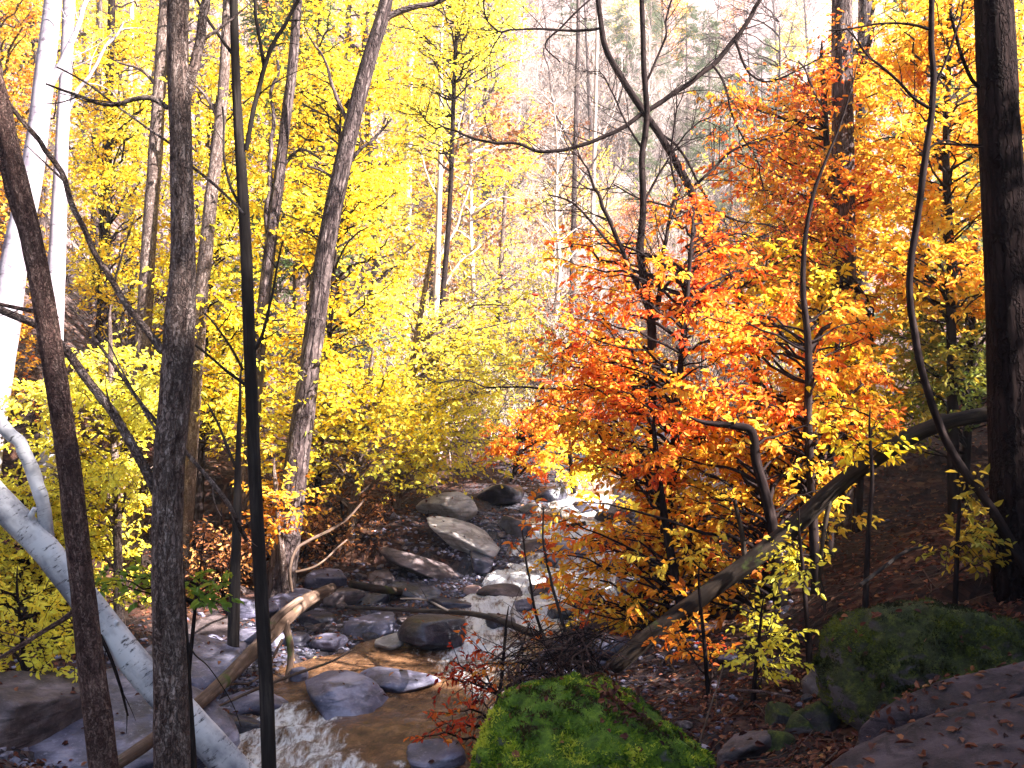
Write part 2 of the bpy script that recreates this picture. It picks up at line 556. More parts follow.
def stream_at(y):
    return np.interp(y, _cy, _cx), np.interp(y, _cy, _hw), np.interp(y, _cy, _zs)


def near_stream(x, y):
    x, y = np.broadcast_arrays(np.asarray(x, float), np.asarray(y, float))
    best = np.full(x.shape, 1e9)
    hw, zs, sd = np.zeros(x.shape), np.zeros(x.shape), np.ones(x.shape)
    for i in range(len(_cx) - 1):
        ax, ay, bx, by = _cx[i], _cy[i], _cx[i + 1], _cy[i + 1]
        dx, dy = bx - ax, by - ay
        t = np.clip(((x - ax) * dx + (y - ay) * dy) / (dx * dx + dy * dy), 0, 1)
        qx, qy = ax + t * dx, ay + t * dy
        d = np.hypot(x - qx, y - qy)
        m = d < best
        best = np.where(m, d, best)
        hw = np.where(m, _hw[i] + t * (_hw[i + 1] - _hw[i]), hw)
        zs = np.where(m, _zs[i] + t * (_zs[i + 1] - _zs[i]), zs)
        sd = np.where(m, np.sign(dy * (x - ax) - dx * (y - ay) + 1e-12), sd)
    return best, hw, zs, sd


def hgt(x, y, detail=True):
    dist, hw, zs, sd = near_stream(x, y)
    d = dist - hw
    dp = np.maximum(d, 0)
    nb = smooth(9.5, 6, y)
    left = (0.10 + 0.36 * nb) * np.minimum(dp, 2.4) + 0.27 * np.clip(dp - 2.4, 0, 6) + 0.68 * np.clip(dp - 8.4, 0, 250) \
        + 0.12 * np.clip(dp - 40, 0, 120)
    nr = smooth(7.5, 3.5, y)
    right = 0.90 * smooth(0, 1.25, dp) * nr + 0.27 * np.minimum(dp, 6) + 0.75 * np.clip(dp - 6, 0, 6) + 0.85 * np.clip(dp - 12, 0, 16) + 0.3 * np.clip(dp - 28, 0, 60)
    q = x * 0.454 + y * 0.891          # unseen near end of the spur, raised to shade the foreground
    right = right + smooth(7.6, 5.2, q) * 0.55 * np.clip(x - 6.5, 0, 9)
    z = zs + np.where(sd < 0, left, right)
    z = z - 0.32 * (1 - np.clip(dist / np.maximum(hw, 0.05), 0, 1) ** 2)
    if detail:
        x, y = np.broadcast_arrays(np.asarray(x, float), np.asarray(y, float))
        p = np.stack([x, y, np.zeros_like(x)], -1)
        k = smooth(-0.3, 1.2, d)
        z = z + k * (0.16 * fbm(p * 0.8, 4) + 0.05 * fbm(p * 4, 3)) + smooth(5, 25, d) * 1.2 * fbm(p * 0.12 + 9, 3)
    return z


def gz(x, y):
    return float(hgt(np.array([x]), np.array([y]))[0])


def build_ground():
    tx = np.linspace(-4.35, 4.35, 300)
    ty = np.linspace(-2.7, 3.65, 280)
    xs, ys = 3 * np.sinh(tx), 10 + 6 * np.sinh(ty)
    X, Y = np.meshgrid(xs, ys)
    Z = hgt(X, Y)
    v = np.stack([X, Y, Z], -1).reshape(-1, 3)
    ny, nx = X.shape
    i = np.arange(ny * nx).reshape(ny, nx)
    q = np.stack([i[:-1, :-1], i[:-1, 1:], i[1:, 1:], i[1:, :-1]], -1).reshape(-1, 4)
    me = raw_mesh('ground', v, q, np.zeros((0, 3), int), M['ground'])
    dist, hw, zs, sd = near_stream(X, Y)
    d = dist - hw
    dry = np.where(sd < 0, smooth(7, 15, d), 0) * smooth(13, 24, Y)
    grav = smooth(2.6, 0.6, d) * np.where(sd < 0, 1, 0.6)
    for nme, arr in (('dry', dry), ('gravel', grav)):
        a = me.attributes.new(nme, 'FLOAT', 'POINT')
        a.data.foreach_set('value', arr.astype(np.float32).ravel())
    o = link('ground', me)
    o['kind'] = 'structure'
    return v, q


GV, GQ = build_ground()


def build_water():
    ys = np.linspace(-6, 32, 620)
    cs = np.linspace(-1.25, 1.25, 44)
    cx, hw, zs = stream_at(ys)
    X = cx[:, None] + hw[:, None] * cs
    Y = np.broadcast_to(ys[:, None], X.shape)
    # stepped falls: the level drops in short cascades
    step = np.interp(ys, [-6, 5, 7.3, 7.6, 8.6, 8.8, 11.4, 11.7, 12.6, 12.9, 13.6, 13.9, 14.6, 14.9, 15.6, 16.0, 17.8, 18.3, 20.0, 20.4, 24, 32],
                     [-.4, -.13, -.10, -.02, -.01, .03, .05, .12, .16, .30, .33, .52, .55, .74, .80, .95, .99, 1.14, 1.18, 1.36, 1.7, 2.6])
    slope = np.gradient(step, ys)
    foam = smooth(0.05, 0.5, slope)
    foam = np.convolve(foam, np.ones(21) / 21, 'same')
    fo = np.broadcast_to(foam[:, None], X.shape).copy()
    p = np.stack([X, Y, np.zeros_like(X)], -1)
    fo += 0.45 * fbm(p * np.array([2.6, 1.4, 1]) + 3, 4)
    for (x, y, rx, ry, k) in ((-2.0, 8.2, 0.9, 0.9, 0.45), (-1.5, 7.4, 0.6, 0.5, 0.4), (-0.35, 11.6, 0.45, 1.0, 0.75), (0.6, 13.2, 1.2, 1.1, 0.75), (1.1, 15, 0.9, 1.2, 0.75), (-0.4, 9.9, 0.5, 1.5, 0.6), (-2.2, 7.2, 0.8, 0.5, 0.5), (-2.2, 9.1, 0.7, 0.7, 0.6), (-1.9, 8.4, 0.8, 0.5, 0.4), (-1.3, 8.05, 0.9, 0.12, 0.6),
                              (1.3, 18.3, 0.8, 2.0, 0.7), (-0.9, 8.6, 0.5, 1.2, -0.5), (-1.0, 9.9, 1.0, 0.9, -0.15)):
        fo += k * np.exp(-(((X - x) / rx) ** 2 + ((Y - y) / ry) ** 2))
    amp = 0.022 + 0.085 * np.clip(fo, 0, 1)
    Z = step[:, None] + amp * fbm(p * np.array([5, 3.2, 1]), 4) + 0.01 * vnoise(p * 14)
    v = np.stack([X, Y, Z], -1).reshape(-1, 3)
    ny, nx = X.shape
    i = np.arange(ny * nx).reshape(ny, nx)
    q = np.stack([i[:-1, :-1], i[:-1, 1:], i[1:, 1:], i[1:, :-1]], -1).reshape(-1, 4)
    me = raw_mesh('stream_water', v, q, np.zeros((0, 3), int), M['water'])
    a = me.attributes.new('foam', 'FLOAT', 'POINT')
    a.data.foreach_set('value', np.clip(fo, 0, np.where(Y > 11.3, 0.74, 0.62)).astype(np.float32).ravel())
    o = link('stream_water', me)
    o['kind'] = 'structure'


build_water()


def build_haze():
    lo, hi = GV.min(0) - np.array([.5, .5, 1.0]), GV.max(0) + np.array([.5, .5, 14])
    bm = bmesh.new()
    bmesh.ops.create_cube(bm, size=1)
    for v in bm.verts:
        v.co = Vector([(lo[i] + hi[i]) / 2 + v.co[i] * (hi[i] - lo[i]) for i in range(3)])
    me = bpy.data.meshes.new('haze')
    bm.to_mesh(me)
    bm.free()
    g = N('haze')
    pv = g.n('ShaderNodeVolumePrincipled')
    pv.inputs['Color'].default_value = (1.0, 0.94, 0.93, 1)
    pv.inputs['Density'].default_value = HAZE
    g.l(pv.outputs[0], g.out.inputs['Volume'])
    me.materials.append(g.m)
    o = link('haze', me)
    o['kind'] = 'stuff'
    o['label'] = 'pale sunlit autumn haze in the valley'


HAZE = 0.0012
build_haze()

# ------------------------------------------------------------------ rocks
_ico = {}


def ico(sub):
    if sub not in _ico:
        bm = bmesh.new()
        bmesh.ops.create_icosphere(bm, subdivisions=sub, radius=1)
        bm.verts.ensure_lookup_table()
        _ico[sub] = (np.array([v.co[:] for v in bm.verts]), np.array([[v.index for v in f.verts] for f in bm.faces]))
        bm.free()
    return _ico[sub]


def rot_m(rx, ry, rz):
    from mathutils import Euler
    return np.array(Euler((math.radians(rx), math.radians(ry), math.radians(rz))).to_matrix())


def rock_shape(seed, size, cuts=9, rough=0.10, sub=4, top=0.62, soft=0.0, nscale=2.0, sharp=16.0, dents=(), fine=0.0):
    r = np.random.default_rng(seed)
    v, f = ico(sub)
    pl = unit(r.normal(size=(cuts, 3)))
    of = r.uniform(0.42, 0.88, cuts)
    if top:
        pl = np.vstack([pl, unit([[0.1 * r.normal(), 0.1 * r.normal(), 1]]), unit([[0, 0, -1]])])
        of = np.concatenate([of, [top, 0.75]])
    dt = v @ pl.T
    rad = np.where(dt > 1e-3, of / np.maximum(dt, 1e-3), 9)
    k = sharp
    rr = -np.log(np.exp(-k * np.minimum(rad, 3)).sum(1) + math.exp(-k * 1.0)) / k
    rr = rr * (1 - soft) + soft * 0.9
    p = v * rr[:, None]
    off = r.uniform(-50, 50, 3)
    n1 = fbm(v * nscale + off, 5, 0.55)
    n2 = fbm(p * np.array([2, 2, 7]) + off, 3)
    m = 1 + rough * n1 + rough * 0.35 * n2 + fine * fbm(v * nscale * 6 + off, 3)
    for dr, dep, wd in dents:
        m = m - dep * np.exp(-(np.arccos(np.clip(v @ unit(dr), -1, 1)) / wd) ** 2)
    p = p * m[:, None]
    return p * np.asarray(size), f


ROCKS = []      # world-space triangles for dropping leaves


def rock(name, label, cat, c, size, rot, mat, seed, group=None, sub=4, **kw):
    p, f = rock_shape(seed, size, sub=sub, **kw)
    p = p @ rot_m(*rot).T
    me = raw_mesh(name, p, np.zeros((0, 4), int), f, M[mat])
    o = link(name, me, None, c)
    tag(o, label, cat, group)
    ROCKS.append((p + np.asarray(c), f))
    return o


def ground_depth(px, py, lift=0.0):
    """how far ahead the line of sight through a pixel meets the ground"""
    Y = np.arange(3.0, 60, 0.04)
    u, v = (px - 512) / F, (384 - py) / F
    t = Y / (CP - v * SP)
    z = H + t * (SP + v * CP)
    dist, hw, zs, sd = near_stream(u * t, Y)
    b = z < np.where(dist < hw, np.maximum(zs, hgt(u * t, Y)), hgt(u * t, Y)) + lift
    return float(Y[np.argmax(b)]) if b.any() else 30.0


def prock(name, label, px, py, Y, size, rot, mat, seed, group=None, sub=4, cat='rock', auto=0.25, **kw):
    kw.setdefault('sharp', 42.0)
    kw.setdefault('fine', 0.015)
    if auto:
        Y0 = ground_depth(px, py, size[2] * auto)
        size = tuple(q * Y0 / Y for q in size)
        Y = Y0
    c = pix(px, py, Y)
    return rock(name, label, cat, c, size, rot, mat, seed, group, sub, **kw)


# the two big mossy boulders, the slabs at lower right
moss_boulder = prock('moss_boulder', 'big bright green mossy boulder at the edge of the stream with dead leaves on top', 574, 786, 6.0,
                     (0.88, 0.72, 0.68), (6, 6, 25), 'rock_moss', 11, auto=0, sub=6, cuts=6, rough=0.14, top=0, soft=0.45, nscale=1.6, fine=0.07, dents=(((0.45, -0.15, 0.8), 0.22, 0.24), ((0.75, -0.6, 0.35), -0.10, 0.35), ((0.2, -0.9, 0.4), 0.10, 0.22)))
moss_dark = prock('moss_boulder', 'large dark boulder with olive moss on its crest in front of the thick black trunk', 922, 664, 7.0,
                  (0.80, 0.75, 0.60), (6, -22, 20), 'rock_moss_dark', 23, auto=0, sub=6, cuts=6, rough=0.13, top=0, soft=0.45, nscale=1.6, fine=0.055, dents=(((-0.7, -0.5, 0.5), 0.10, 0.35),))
prock('rock_slab', 'broad smooth purple-brown rock slab filling the lower right corner', 1010, 812, 3.7, (1.55, 0.80, 0.22), (1, -10, 12), 'rock_slab', 31, auto=0,
      sub=6, cuts=9, rough=0.09, top=0.5, nscale=2.4, sharp=45.0, fine=0.012)
prock('rock_ledge', 'low dark rock ledge with a leafy crack behind the corner slab', 985, 706, 5.2, (0.80, 0.30, 0.17), (0, -15, 10), 'rock_slab', 37, auto=0, sub=5, cuts=9, rough=0.12, top=0.6, sharp=45.0, fine=0.02)
prock('rock', 'small dark stone on the leaf litter below the dark mossy boulder', 945, 660, 5.6, (0.14, 0.12, 0.10), (0, 0, 30), 'rock_brown', 39, sub=3)
for i, (px, py, Y, s, mt, lb) in enumerate([
        (785, 720, 5.4, 0.13, 'rock_moss_dark', 'small mossy stone, leftmost of the cluster below the dark mossy boulder'),
        (775, 745, 5.2, 0.11, 'rock_moss_dark', 'flat mossy stone lowest in the cluster below the dark mossy boulder'),
        (818, 722, 5.2, 0.14, 'rock_moss_dark', 'upright pointed mossy stone beside the corner slab'),
        (800, 728, 5.3, 0.10, 'rock_moss_dark', 'small rounded mossy stone wedged between two larger mossy ones'),
        (740, 752, 5.2, 0.17, 'rock_brown', 'dark grey stone between the green boulder and the small mossy stones'),
        (812, 690, 5.9, 0.13, 'rock_brown', 'bare dark stone at the left foot of the dark mossy boulder')]):
    prock('rock', lb, px, py, Y, (s * 1.1, s, s * (1.25 if i == 2 else 0.8)), (0, 10 * i, 40 * i), mt, 50 + i, 'small stones below the dark boulder', sub=4, cuts=7, rough=0.1, top=0.8)

# the rocks in and beside the water
prock('flat_rock', 'flat pale blue-grey rock with a smooth top in the near stream', 342, 697, 9.7, (0.62, 0.50, 0.27), (2, 4, 8), 'rock_blue', 101, sub=5, cuts=6, rough=0.05, top=0.6, soft=0.1)
prock('flat_rock', 'long low dark rock just behind the flat pale one', 398, 683, 10.4, (0.50, 0.35, 0.17), (0, 3, -5), 'rock_blue', 102, sub=5, cuts=7, rough=0.06, top=0.7, soft=0.2)
prock('boulder', 'dark wet boulder with a pale top where the stream narrows', 440, 636, 12.0, (0.52, 0.45, 0.30), (0, 6, 10), 'rock_wet', 103, sub=5, cuts=7, rough=0.07, top=0.7, soft=0.2)
prock('rock', 'pale grey slab left of the dark wet boulder', 376, 626, 12.6, (0.42, 0.36, 0.20), (4, -6, 20), 'rock_blue', 104, sub=4, cuts=8, rough=0.08)
prock('rock', 'small pale rock below the pale slab on the gravel', 388, 643, 11.8, (0.22, 0.2, 0.12), (4, -6, 50), 'rock_pale', 105, sub=4, cuts=8, rough=0.08)
prock('tilted_slab', 'broad sunlit slab tilted down to the water, highest of the big bank slabs', 468, 541, 16.6, (0.95, 0.8, 0.22), (14, 16, 15), 'rock_pale', 106, sub=5, cuts=8, rough=0.07, top=0.75)
prock('tilted_slab', 'long tilted brown slab lying below the sunlit one', 432, 570, 15.0, (0.85, 0.6, 0.20), (14, 24, 20), 'rock_brown', 107, sub=5, cuts=8, rough=0.07, top=0.75)
prock('tilted_slab', 'pale leaf-strewn boulder on the bank above the tilted slabs', 448, 508, 18.6, (0.65, 0.6, 0.42), (0, 10, 40), 'rock_pale', 108, sub=5, cuts=8, rough=0.1, top=0.8)
prock('rock', 'rounded pinkish stone in the gap between dark boulders', 473, 591, 13.8, (0.15, 0.14, 0.11), (0, 0, 0), 'rock_pink', 109, sub=4, cuts=2, rough=0.05, soft=0.6)
prock('rock', 'dark flat rock under the rounded pinkish stone', 452, 606, 13.2, (0.36, 0.3, 0.12), (0, 5, 10), 'rock_wet', 110, sub=4, cuts=7, rough=0.08)
prock('rock', 'dark rock beside the rounded pinkish stone at the water', 500, 594, 13.6, (0.34, 0.3, 0.16), (0, -5, 30), 'rock_brown', 111, sub=4, cuts=7, rough=0.08)
prock('rock', 'dark wet block under the first cascade', 412, 592, 14.0, (0.5, 0.35, 0.18), (0, 12, 5), 'rock_wet', 112, sub=4, cuts=8, rough=0.08)
prock('rock', 'pale rock standing midstream above the log across the cascade', 532, 508, 18.2, (0.24, 0.22, 0.16), (0, 6, 0), 'rock_pale', 113, sub=4, cuts=8)
prock('rock', 'dark rock shelf at the left edge of the upper cascade', 515, 530, 16.6, (0.30, 0.3, 0.3), (0, 8, 30), 'rock_wet', 114, sub=4, cuts=8)
prock('rock', 'black rock in the shade under the bank shrubs', 500, 497, 20.0, (0.6, 0.5, 0.38), (0, 8, 60), 'rock_wet', 115, sub=4, cuts=8)
prock('rock', 'wet dark rock midstream in the middle cascade', 585, 598, 13.6, (0.30, 0.26, 0.2), (0, 4, 60), 'rock_wet', 116, sub=4, cuts=8)
prock('rock', 'wide dark rock splitting the white water', 610, 570, 14.9, (0.42, 0.3, 0.22), (0, -4, 20), 'rock_wet', 117, sub=4, cuts=8)
prock('rock', 'grey rock with a mossy cap at the right edge of the cascade', 632, 612, 13.2, (0.26, 0.24, 0.2), (0, -4, 70), 'rock_moss', 118, sub=4, cuts=8)
prock('rock', 'brown boulder under the orange branches on the right bank', 655, 600, 13.8, (0.42, 0.36, 0.34), (0, -8, 15), 'rock_brown', 119, sub=4, cuts=8)
prock('rock', 'dark boulder at the foot of the mossy log', 618, 648, 11.6, (0.36, 0.34, 0.24), (0, 2, 35), 'rock_wet', 120, sub=4, cuts=8)
prock('rock', 'pale wet rock at the stream edge left of the flat pale rock', 246, 706, 9.4, (0.42, 0.34, 0.13), (0, 2, 35), 'rock_blue', 121, sub=4, cuts=8)
prock('rock', 'round blue-grey stone beside the forked dead branch', 300, 676, 10.4, (0.12, 0.12, 0.13), (0, 2, 35), 'rock_blue', 122, sub=4, cuts=5, soft=0.4)
prock('rock', 'half sunken dark rock at the bottom edge of the stream', 432, 752, 7.7, (0.26, 0.3, 0.15), (0, 4, 35), 'rock_blue', 123, sub=4, cuts=8)
prock('rock', 'dark rock in the shadow beneath the grey-blue slab', 232, 726, 8.8, (0.34, 0.25, 0.14), (0, 2, 5), 'rock_wet', 124, sub=4, cuts=8)
prock('bedrock_slab', 'huge sloping blue-grey bedrock slab behind the leaning birch', 95, 735, 7.6, (1.1, 0.95, 0.24), (10, 12, -20), 'rock_blue', 125, sub=6, cuts=7, rough=0.07, top=0.7)
prock('bedrock_slab', 'sloping grey slab strewn with leaves under the fallen pale log', 200, 672, 9.6, (0.6, 0.7, 0.26), (8, 12, 20), 'rock_blue', 126, sub=5, cuts=7, rough=0.08, top=0.7)
prock('bedrock_slab', 'dark rock ledge at the lower left edge under the yellow bush', 20, 720, 7.2, (0.6, 0.7, 0.45), (0, -6, 20), 'rock_brown', 127, sub=5, cuts=7, rough=0.1, top=0.7)
casc = [(548, 560, .26), (572, 548, .3), (600, 545, .28), (540, 590, .22), (560, 612, .3), (520, 606, .24), (500, 622, .26), (598, 625, .26), (555, 520, .3), (585, 508, .26), (545, 497, .36), (615, 520, .34), (480, 562, .3),
        (628, 585, .3), (575, 575, .2), (533, 545, .3)]
cl = ['low wet rock just below the pole across the cascade', 'dark rock in the white water under the pole', 'brown rock at the right end of the pole', 'small wet rock left in the middle cascade',
      'dark rock nearest the sagging dead branch', 'wet rock between pinkish stone and white water', 'dark rock at the head of the brown pool', 'dark wet rock under the lowest orange sprays',
      'grey rock above the pole across the cascade', 'pale wet rock at the bend of the upper cascade', 'large dark rock where the stream disappears', 'brown rock on the right bank of the upper cascade',
      'dark block at the lower edge of the sunlit slab', 'wet rock behind the mossy-capped one', 'smallest wet rock in the middle cascade', 'angular rock at the left end of the pole']
for i, (px, py, sx) in enumerate(casc):
    prock('rock', cl[i], px, py, 14.5, (sx, sx * 0.8, sx * 0.6), (RNG.uniform(-10, 10), RNG.uniform(-14, 14), RNG.uniform(0, 180)), ('rock_wet', 'rock_blue', 'rock_wet', 'rock_brown')[i % 4], 180 + i, 'rocks in the cascade', sub=4, cuts=8, rough=0.12, auto=0.15)
bank = [(262, 640, 11.4, .34, .2), (318, 622, 12.6, .30, .18), (290, 604, 13.2, .42, .2), (345, 598, 13.8, .36, .2), (228, 655, 10.6, .3, .2), (372, 600, 13.6, .30, .15),
        (330, 645, 11.6, .28, .16), (208, 632, 11.4, .34, .24), (330, 580, 14.6, .4, .22), (300, 640, 11.8, .22, .14), (255, 610, 12.8, .36, .22), (385, 578, 14.6, .30, .18)]
bl = ['largest flat grey rock beside the slim upright trunk', 'blue-grey rock just left of the pale slab', 'wide dark rock under the top end of the fallen pale log',
      'low grey rock upstream of the fallen pale log', 'grey rock at the foot of the slim upright trunk', 'dark rock against the long brown slab',
      'pale rock on the red leaf bed right of the fallen log', 'bluish rock left of the slim upright trunk', 'dark rock topmost of the bank pile',
      'small rock under the forked dead branch', 'dark rock between the slim trunk and the brown bank', 'small dark rock left of the long brown slab']
for i, (px, py, Y, sx, sz) in enumerate(bank):
    prock('rock', bl[i], px, py, Y, (sx, sx * 0.85, sz), (0, RNG.uniform(-8, 8), RNG.uniform(0, 180)), ('rock_blue', 'rock_wet', 'rock_blue', 'rock_brown')[i % 4], 140 + i, 'rocks heaped on the gravel bar', sub=4, cuts=8, rough=0.09)

# countable stones of the gravel bar and the right bank
stone_me = []
for k in range(8):
    p, f = rock_shape(300 + k, (1, 0.85, 0.6), cuts=7, rough=0.1, sub=3, soft=0.2)
    stone_me.append([raw_mesh('stone', p, np.zeros((0, 4), int), f, M[m]) for m in ('rock_blue', 'rock_wet', 'rock_brown')])
zones = [('small blue-grey stone among the rocks of the gravel bar', 'stones on the gravel bar', 46, 9.5, 15.5, -1, 0.05, 2.6),
         ('small dark stone scattered along the brown bank above the gravel bar', 'stones along the brown bank', 22, 11, 17, -1, 2.6, 4.6),
         ('small stone on the shaded right bank under the orange leaves', 'stones on the shaded right bank', 30, 7.5, 15, 1, 0.05, 2.8)]
for lb, gp, n, y0, y1, side, d0, d1 in zones:
    for k in range(n):
        y = RNG.uniform(y0, y1)
        cx, hw, _ = stream_at(y)
        x = cx + side * (hw + RNG.uniform(d0, d1))
        s = RNG.uniform(0.05, 0.15)
        o = link('stone', stone_me[k % 8][int(RNG.integers(0, 3))], None, (x, y, gz(x, y) + s * 0.2))
        o.scale = (s, s, s * RNG.uniform(0.7, 1.1))
        o.rotation_euler = (RNG.uniform(-.3, .3), RNG.uniform(-.3, .3), RNG.uniform(0, 6.3))
        tag(o, lb, 'stone', gp)
# loose gravel: nobody could count it
gb = MB()
v0, f0 = ico(1)
for k in range(5200):
    y = 7 + 10 * RNG.random() ** 1.2
    cx, hw, _ = stream_at(y)
    side = -1 if RNG.random() < 0.72 else 1
    x = cx + side * (hw + abs(RNG.normal()) * 1.3 - 0.12)
    s = RNG.uniform(0.012, 0.045)
    p = v0 * (1 + 0.25 * RNG.normal(size=(len(v0), 1))) * np.array([s, s * .8, s * .55])
    a = RNG.uniform(0, 6.28)
    p = p @ rot_m(0, 0, math.degrees(a)).T
    gb.add(p + np.array([x, y, 0]), None, f0)
vv = np.vstack(gb.v)
cen = vv.reshape(-1, len(v0), 3).mean(1)
zz = hgt(cen[:, 0], cen[:, 1])
vv[:, 2] += np.repeat(zz + 0.005, len(v0))
gb.v = [vv]
g_o = gb.build('gravel', M['rock_blue'], None, sm=False)
tag(g_o, 'loose blue-grey gravel between the rocks along the stream', 'gravel', None, 'stuff')

# ------------------------------------------------------------------ branches and leaves
def interp_paths(P, u):
    """points and tangents at fraction u (n,m) along the paths P (n,k,3)"""
    n, k, _ = P.shape
    t = u * (k - 1)
    i = np.clip(t.astype(int), 0, k - 2)
    f = (t - i)[..., None]
    r = np.arange(n)[:, None]
    a, b = P[r, i], P[r, i + 1]
    return a * (1 - f) + b * f, unit(b - a)


def offshoots(rng, P, m, lo, hi, length, ang=0.9, flat=0.8, k=4, droop=0.0, taper=0.6, wob=0.15):
    """m side shoots on each path; flat=1 keeps them in a level plane like a beech spray"""
    n = len(P)
    if n == 0 or m == 0:
        return np.zeros((0, k, 3))
    u = lo + (hi - lo) * (np.arange(m) + rng.random((n, m))) / m
    B, T = interp_paths(P, np.clip(u, 0, 0.999))
    side = np.cross(T, np.array([0, 0, 1.0]))
    side = np.where(np.linalg.norm(side, axis=-1, keepdims=True) < 0.3, unit(rng.normal(size=side.shape) * np.array([1, 1, .2])), unit(side))
    sgn = np.where((np.arange(m) + rng.integers(0, 2, (n, 1))) % 2, 1.0, -1.0)[..., None]
    rnd = unit(rng.normal(size=side.shape))
    rnd = unit(rnd - T * (rnd * T).sum(-1, keepdims=True))
    S = unit(side * sgn * flat + rnd * (1 - flat + 0.12))
    D = unit(T * math.cos(ang) + S * math.sin(ang))
    Ln = (np.asarray(length).reshape(-1, 1) if np.ndim(length) else np.full((n, 1), length)) * (1.15 - taper * u) * rng.uniform(0.6, 1.2, (n, m))
    D2 = unit(D + rng.normal(size=D.shape) * wob + T * 0.25 + np.array([0, 0, -droop]))
    s = np.linspace(0, 1, k)
    Q = B[:, :, None] + Ln[..., None, None] * (D[:, :, None] * (s * (1 - s * .5))[:, None] + D2[:, :, None] * (s * s * .5)[:, None])
    return Q.reshape(-1, k, 3)


class Leaves:
    def __init__(self):
        self.P, self.D, self.Nn, self.L, self.T = [], [], [], [], []

    def on(self, rng, P, m, size, lo=0.15, tilt=0.8, droop=0.3, tint=(0, 1), fam=None):
        n = len(P)
        if not n:
            return
        u = lo + (1 - lo) * (np.arange(m) + rng.random((n, m)) * 0.8) / m
        B, T = interp_paths(P, np.clip(u, 0, 0.999))
        side = unit(np.cross(T, np.array([0, 0, 1.0])) + 1e-4)
        sgn = np.where(np.arange(m) % 2, 1.0, -1.0)[None, :, None]
        D = unit(T * 0.65 + side * sgn * 0.75 + rng.normal(size=T.shape) * 0.45 + np.array([0, 0, -droop]))
        Nn = rng.normal(size=T.shape) * tilt + np.array([0, 0, 1.0])
        # per path tint with leaf-level variation
        a, b = tint
        base = rng.uniform(a, b, (n, 1)) if fam is None else np.clip(fam + rng.normal(size=(n, 1)) * .07, 0, 1)
        self.P.append(B.reshape(-1, 3))
        self.D.append(D.reshape(-1, 3))
        self.Nn.append(Nn.reshape(-1, 3))
        self.L.append((size * rng.uniform(0.45, 1.25, (n, m))).ravel())
        self.T.append(np.clip(base + rng.normal(size=(n, m)) * 0.13, 0, 1).ravel())

    def build(self, name, m, parent, base, ratio=0.55, fine=True):
        if not self.P:
            return None
        P, D, Nn = np.vstack(self.P), unit(np.vstack(self.D)), np.vstack(self.Nn)
        L, T = np.concatenate(self.L), np.concatenate(self.T)
        S = unit(np.cross(Nn, D))
        Nn = np.cross(D, S)
        tpl = np.array([(0, 0, 0), (.28, .42, .10), (.66, .34, .06), (1, 0, -.20), (.66, -.34, .06), (.28, -.42, .10)]) if fine else \
            np.array([(0, 0, 0), (.45, .5, .06), (1, 0, -.04), (.45, -.5, .06)])
        V = P[:, None] + L[:, None, None] * (D[:, None] * tpl[:, 0, None] + S[:, None] * tpl[:, 1, None] * ratio + Nn[:, None] * tpl[:, 2, None])
        n, k = len(P), len(tpl)
        st = (np.arange(n) * k)[:, None]
        if fine:
            q = np.stack([st + np.array([0, 3, 2, 1]), st + np.array([0, 5, 4, 3])], 1).reshape(-1, 4)
            tf = np.repeat(T, 2)
        else:
            q = st + np.array([0, 3, 2, 1])
            tf = T
        me = raw_mesh(name, V.reshape(-1, 3) - np.asarray(base, float), q, np.zeros((0, 3), int), m, False)
        a = me.attributes.new('tint', 'FLOAT', 'FACE')
        a.data.foreach_set('value', tf.astype(np.float32))
        return link(name, me, parent)


def taper(n, k, r0, r1):
    return np.asarray(r0).reshape(-1, 1) * (1 - np.linspace(0, 1, k)) + np.asarray(r1).reshape(-1, 1) * np.linspace(0, 1, k) + np.zeros((n, 1))


def reach(rng, stem, targets, k=9, rise=0.3, sag=0.15):
    """limbs from the stem (n,3) out to each target point"""
    out = []
    for t in targets:
        hd = np.hypot(stem[:, 0] - t[0], stem[:, 1] - t[1])
        j = int(np.argmin(np.abs(stem[:, 2] - (t[2] - rise * hd)) + 0.15 * hd))
        a = stem[j]
        d = t - a
        mid = a + d * 0.5 + np.array([0, 0, 0.12 * np.linalg.norm(d)]) + rng.normal(size=3) * 0.06 * np.linalg.norm(d)
        s = np.linspace(0, 1, k)[:, None]
        p = a * (1 - s) ** 2 + 2 * mid * s * (1 - s) + t * s * s
        wv = rng.normal(size=(k, 3)) * 0.018 * np.linalg.norm(d)
        wv[0] = 0
        out.append(p + wv)
    return np.array(out) if out else np.zeros((0, k, 3))


THIN = 1.0


def stem_from(ctrl, Y, top=0.0, to_ground=True, seed=0, n=60, dy=0.0):
    """ctrl: (px, py, width_px[, depth]) top to bottom.  returns centre line (ground first) and radii"""
    pts, rad = [], []
    for c in ctrl:
        yy = c[3] if len(c) > 3 else Y
        pts.append(pix(c[0], c[1], yy))
        rad.append(c[2] * yy / F / 2 * THIN)
    pts, rad = pts[::-1], rad[::-1]
    if to_ground:
        a, b = pts[0], pts[1]
        g = gz(a[0], a[1])
        if a[2] > g - 0.1:
            d = unit(a - b)
            d[2] = min(d[2], -0.5)
            t = (a[2] - g + 0.15) / -d[2]
            p = a + d * t
            p[0] = a[0] + np.clip(p[0] - a[0], -0.5, 0.5)
            pts.insert(0, p)
            rad.insert(0, rad[0] * 1.3)
    if top:
        d = unit(pts[-1] - pts[-2])
        d = unit(d * np.array([.7, .7, 1]))
        pts.append(pts[-1] + d * top * 0.5)
        pts.append(pts[-1] + unit(d + np.array([0.1, 0, 0.2])) * top * 0.5)
        rad += [rad[-1] * 0.75, max(rad[-1] * 0.3, .004)]
    P = spline(pts, n)
    seg = np.linspace(0, len(rad) - 1, n)
    return P, np.interp(seg, np.arange(len(rad)), rad)


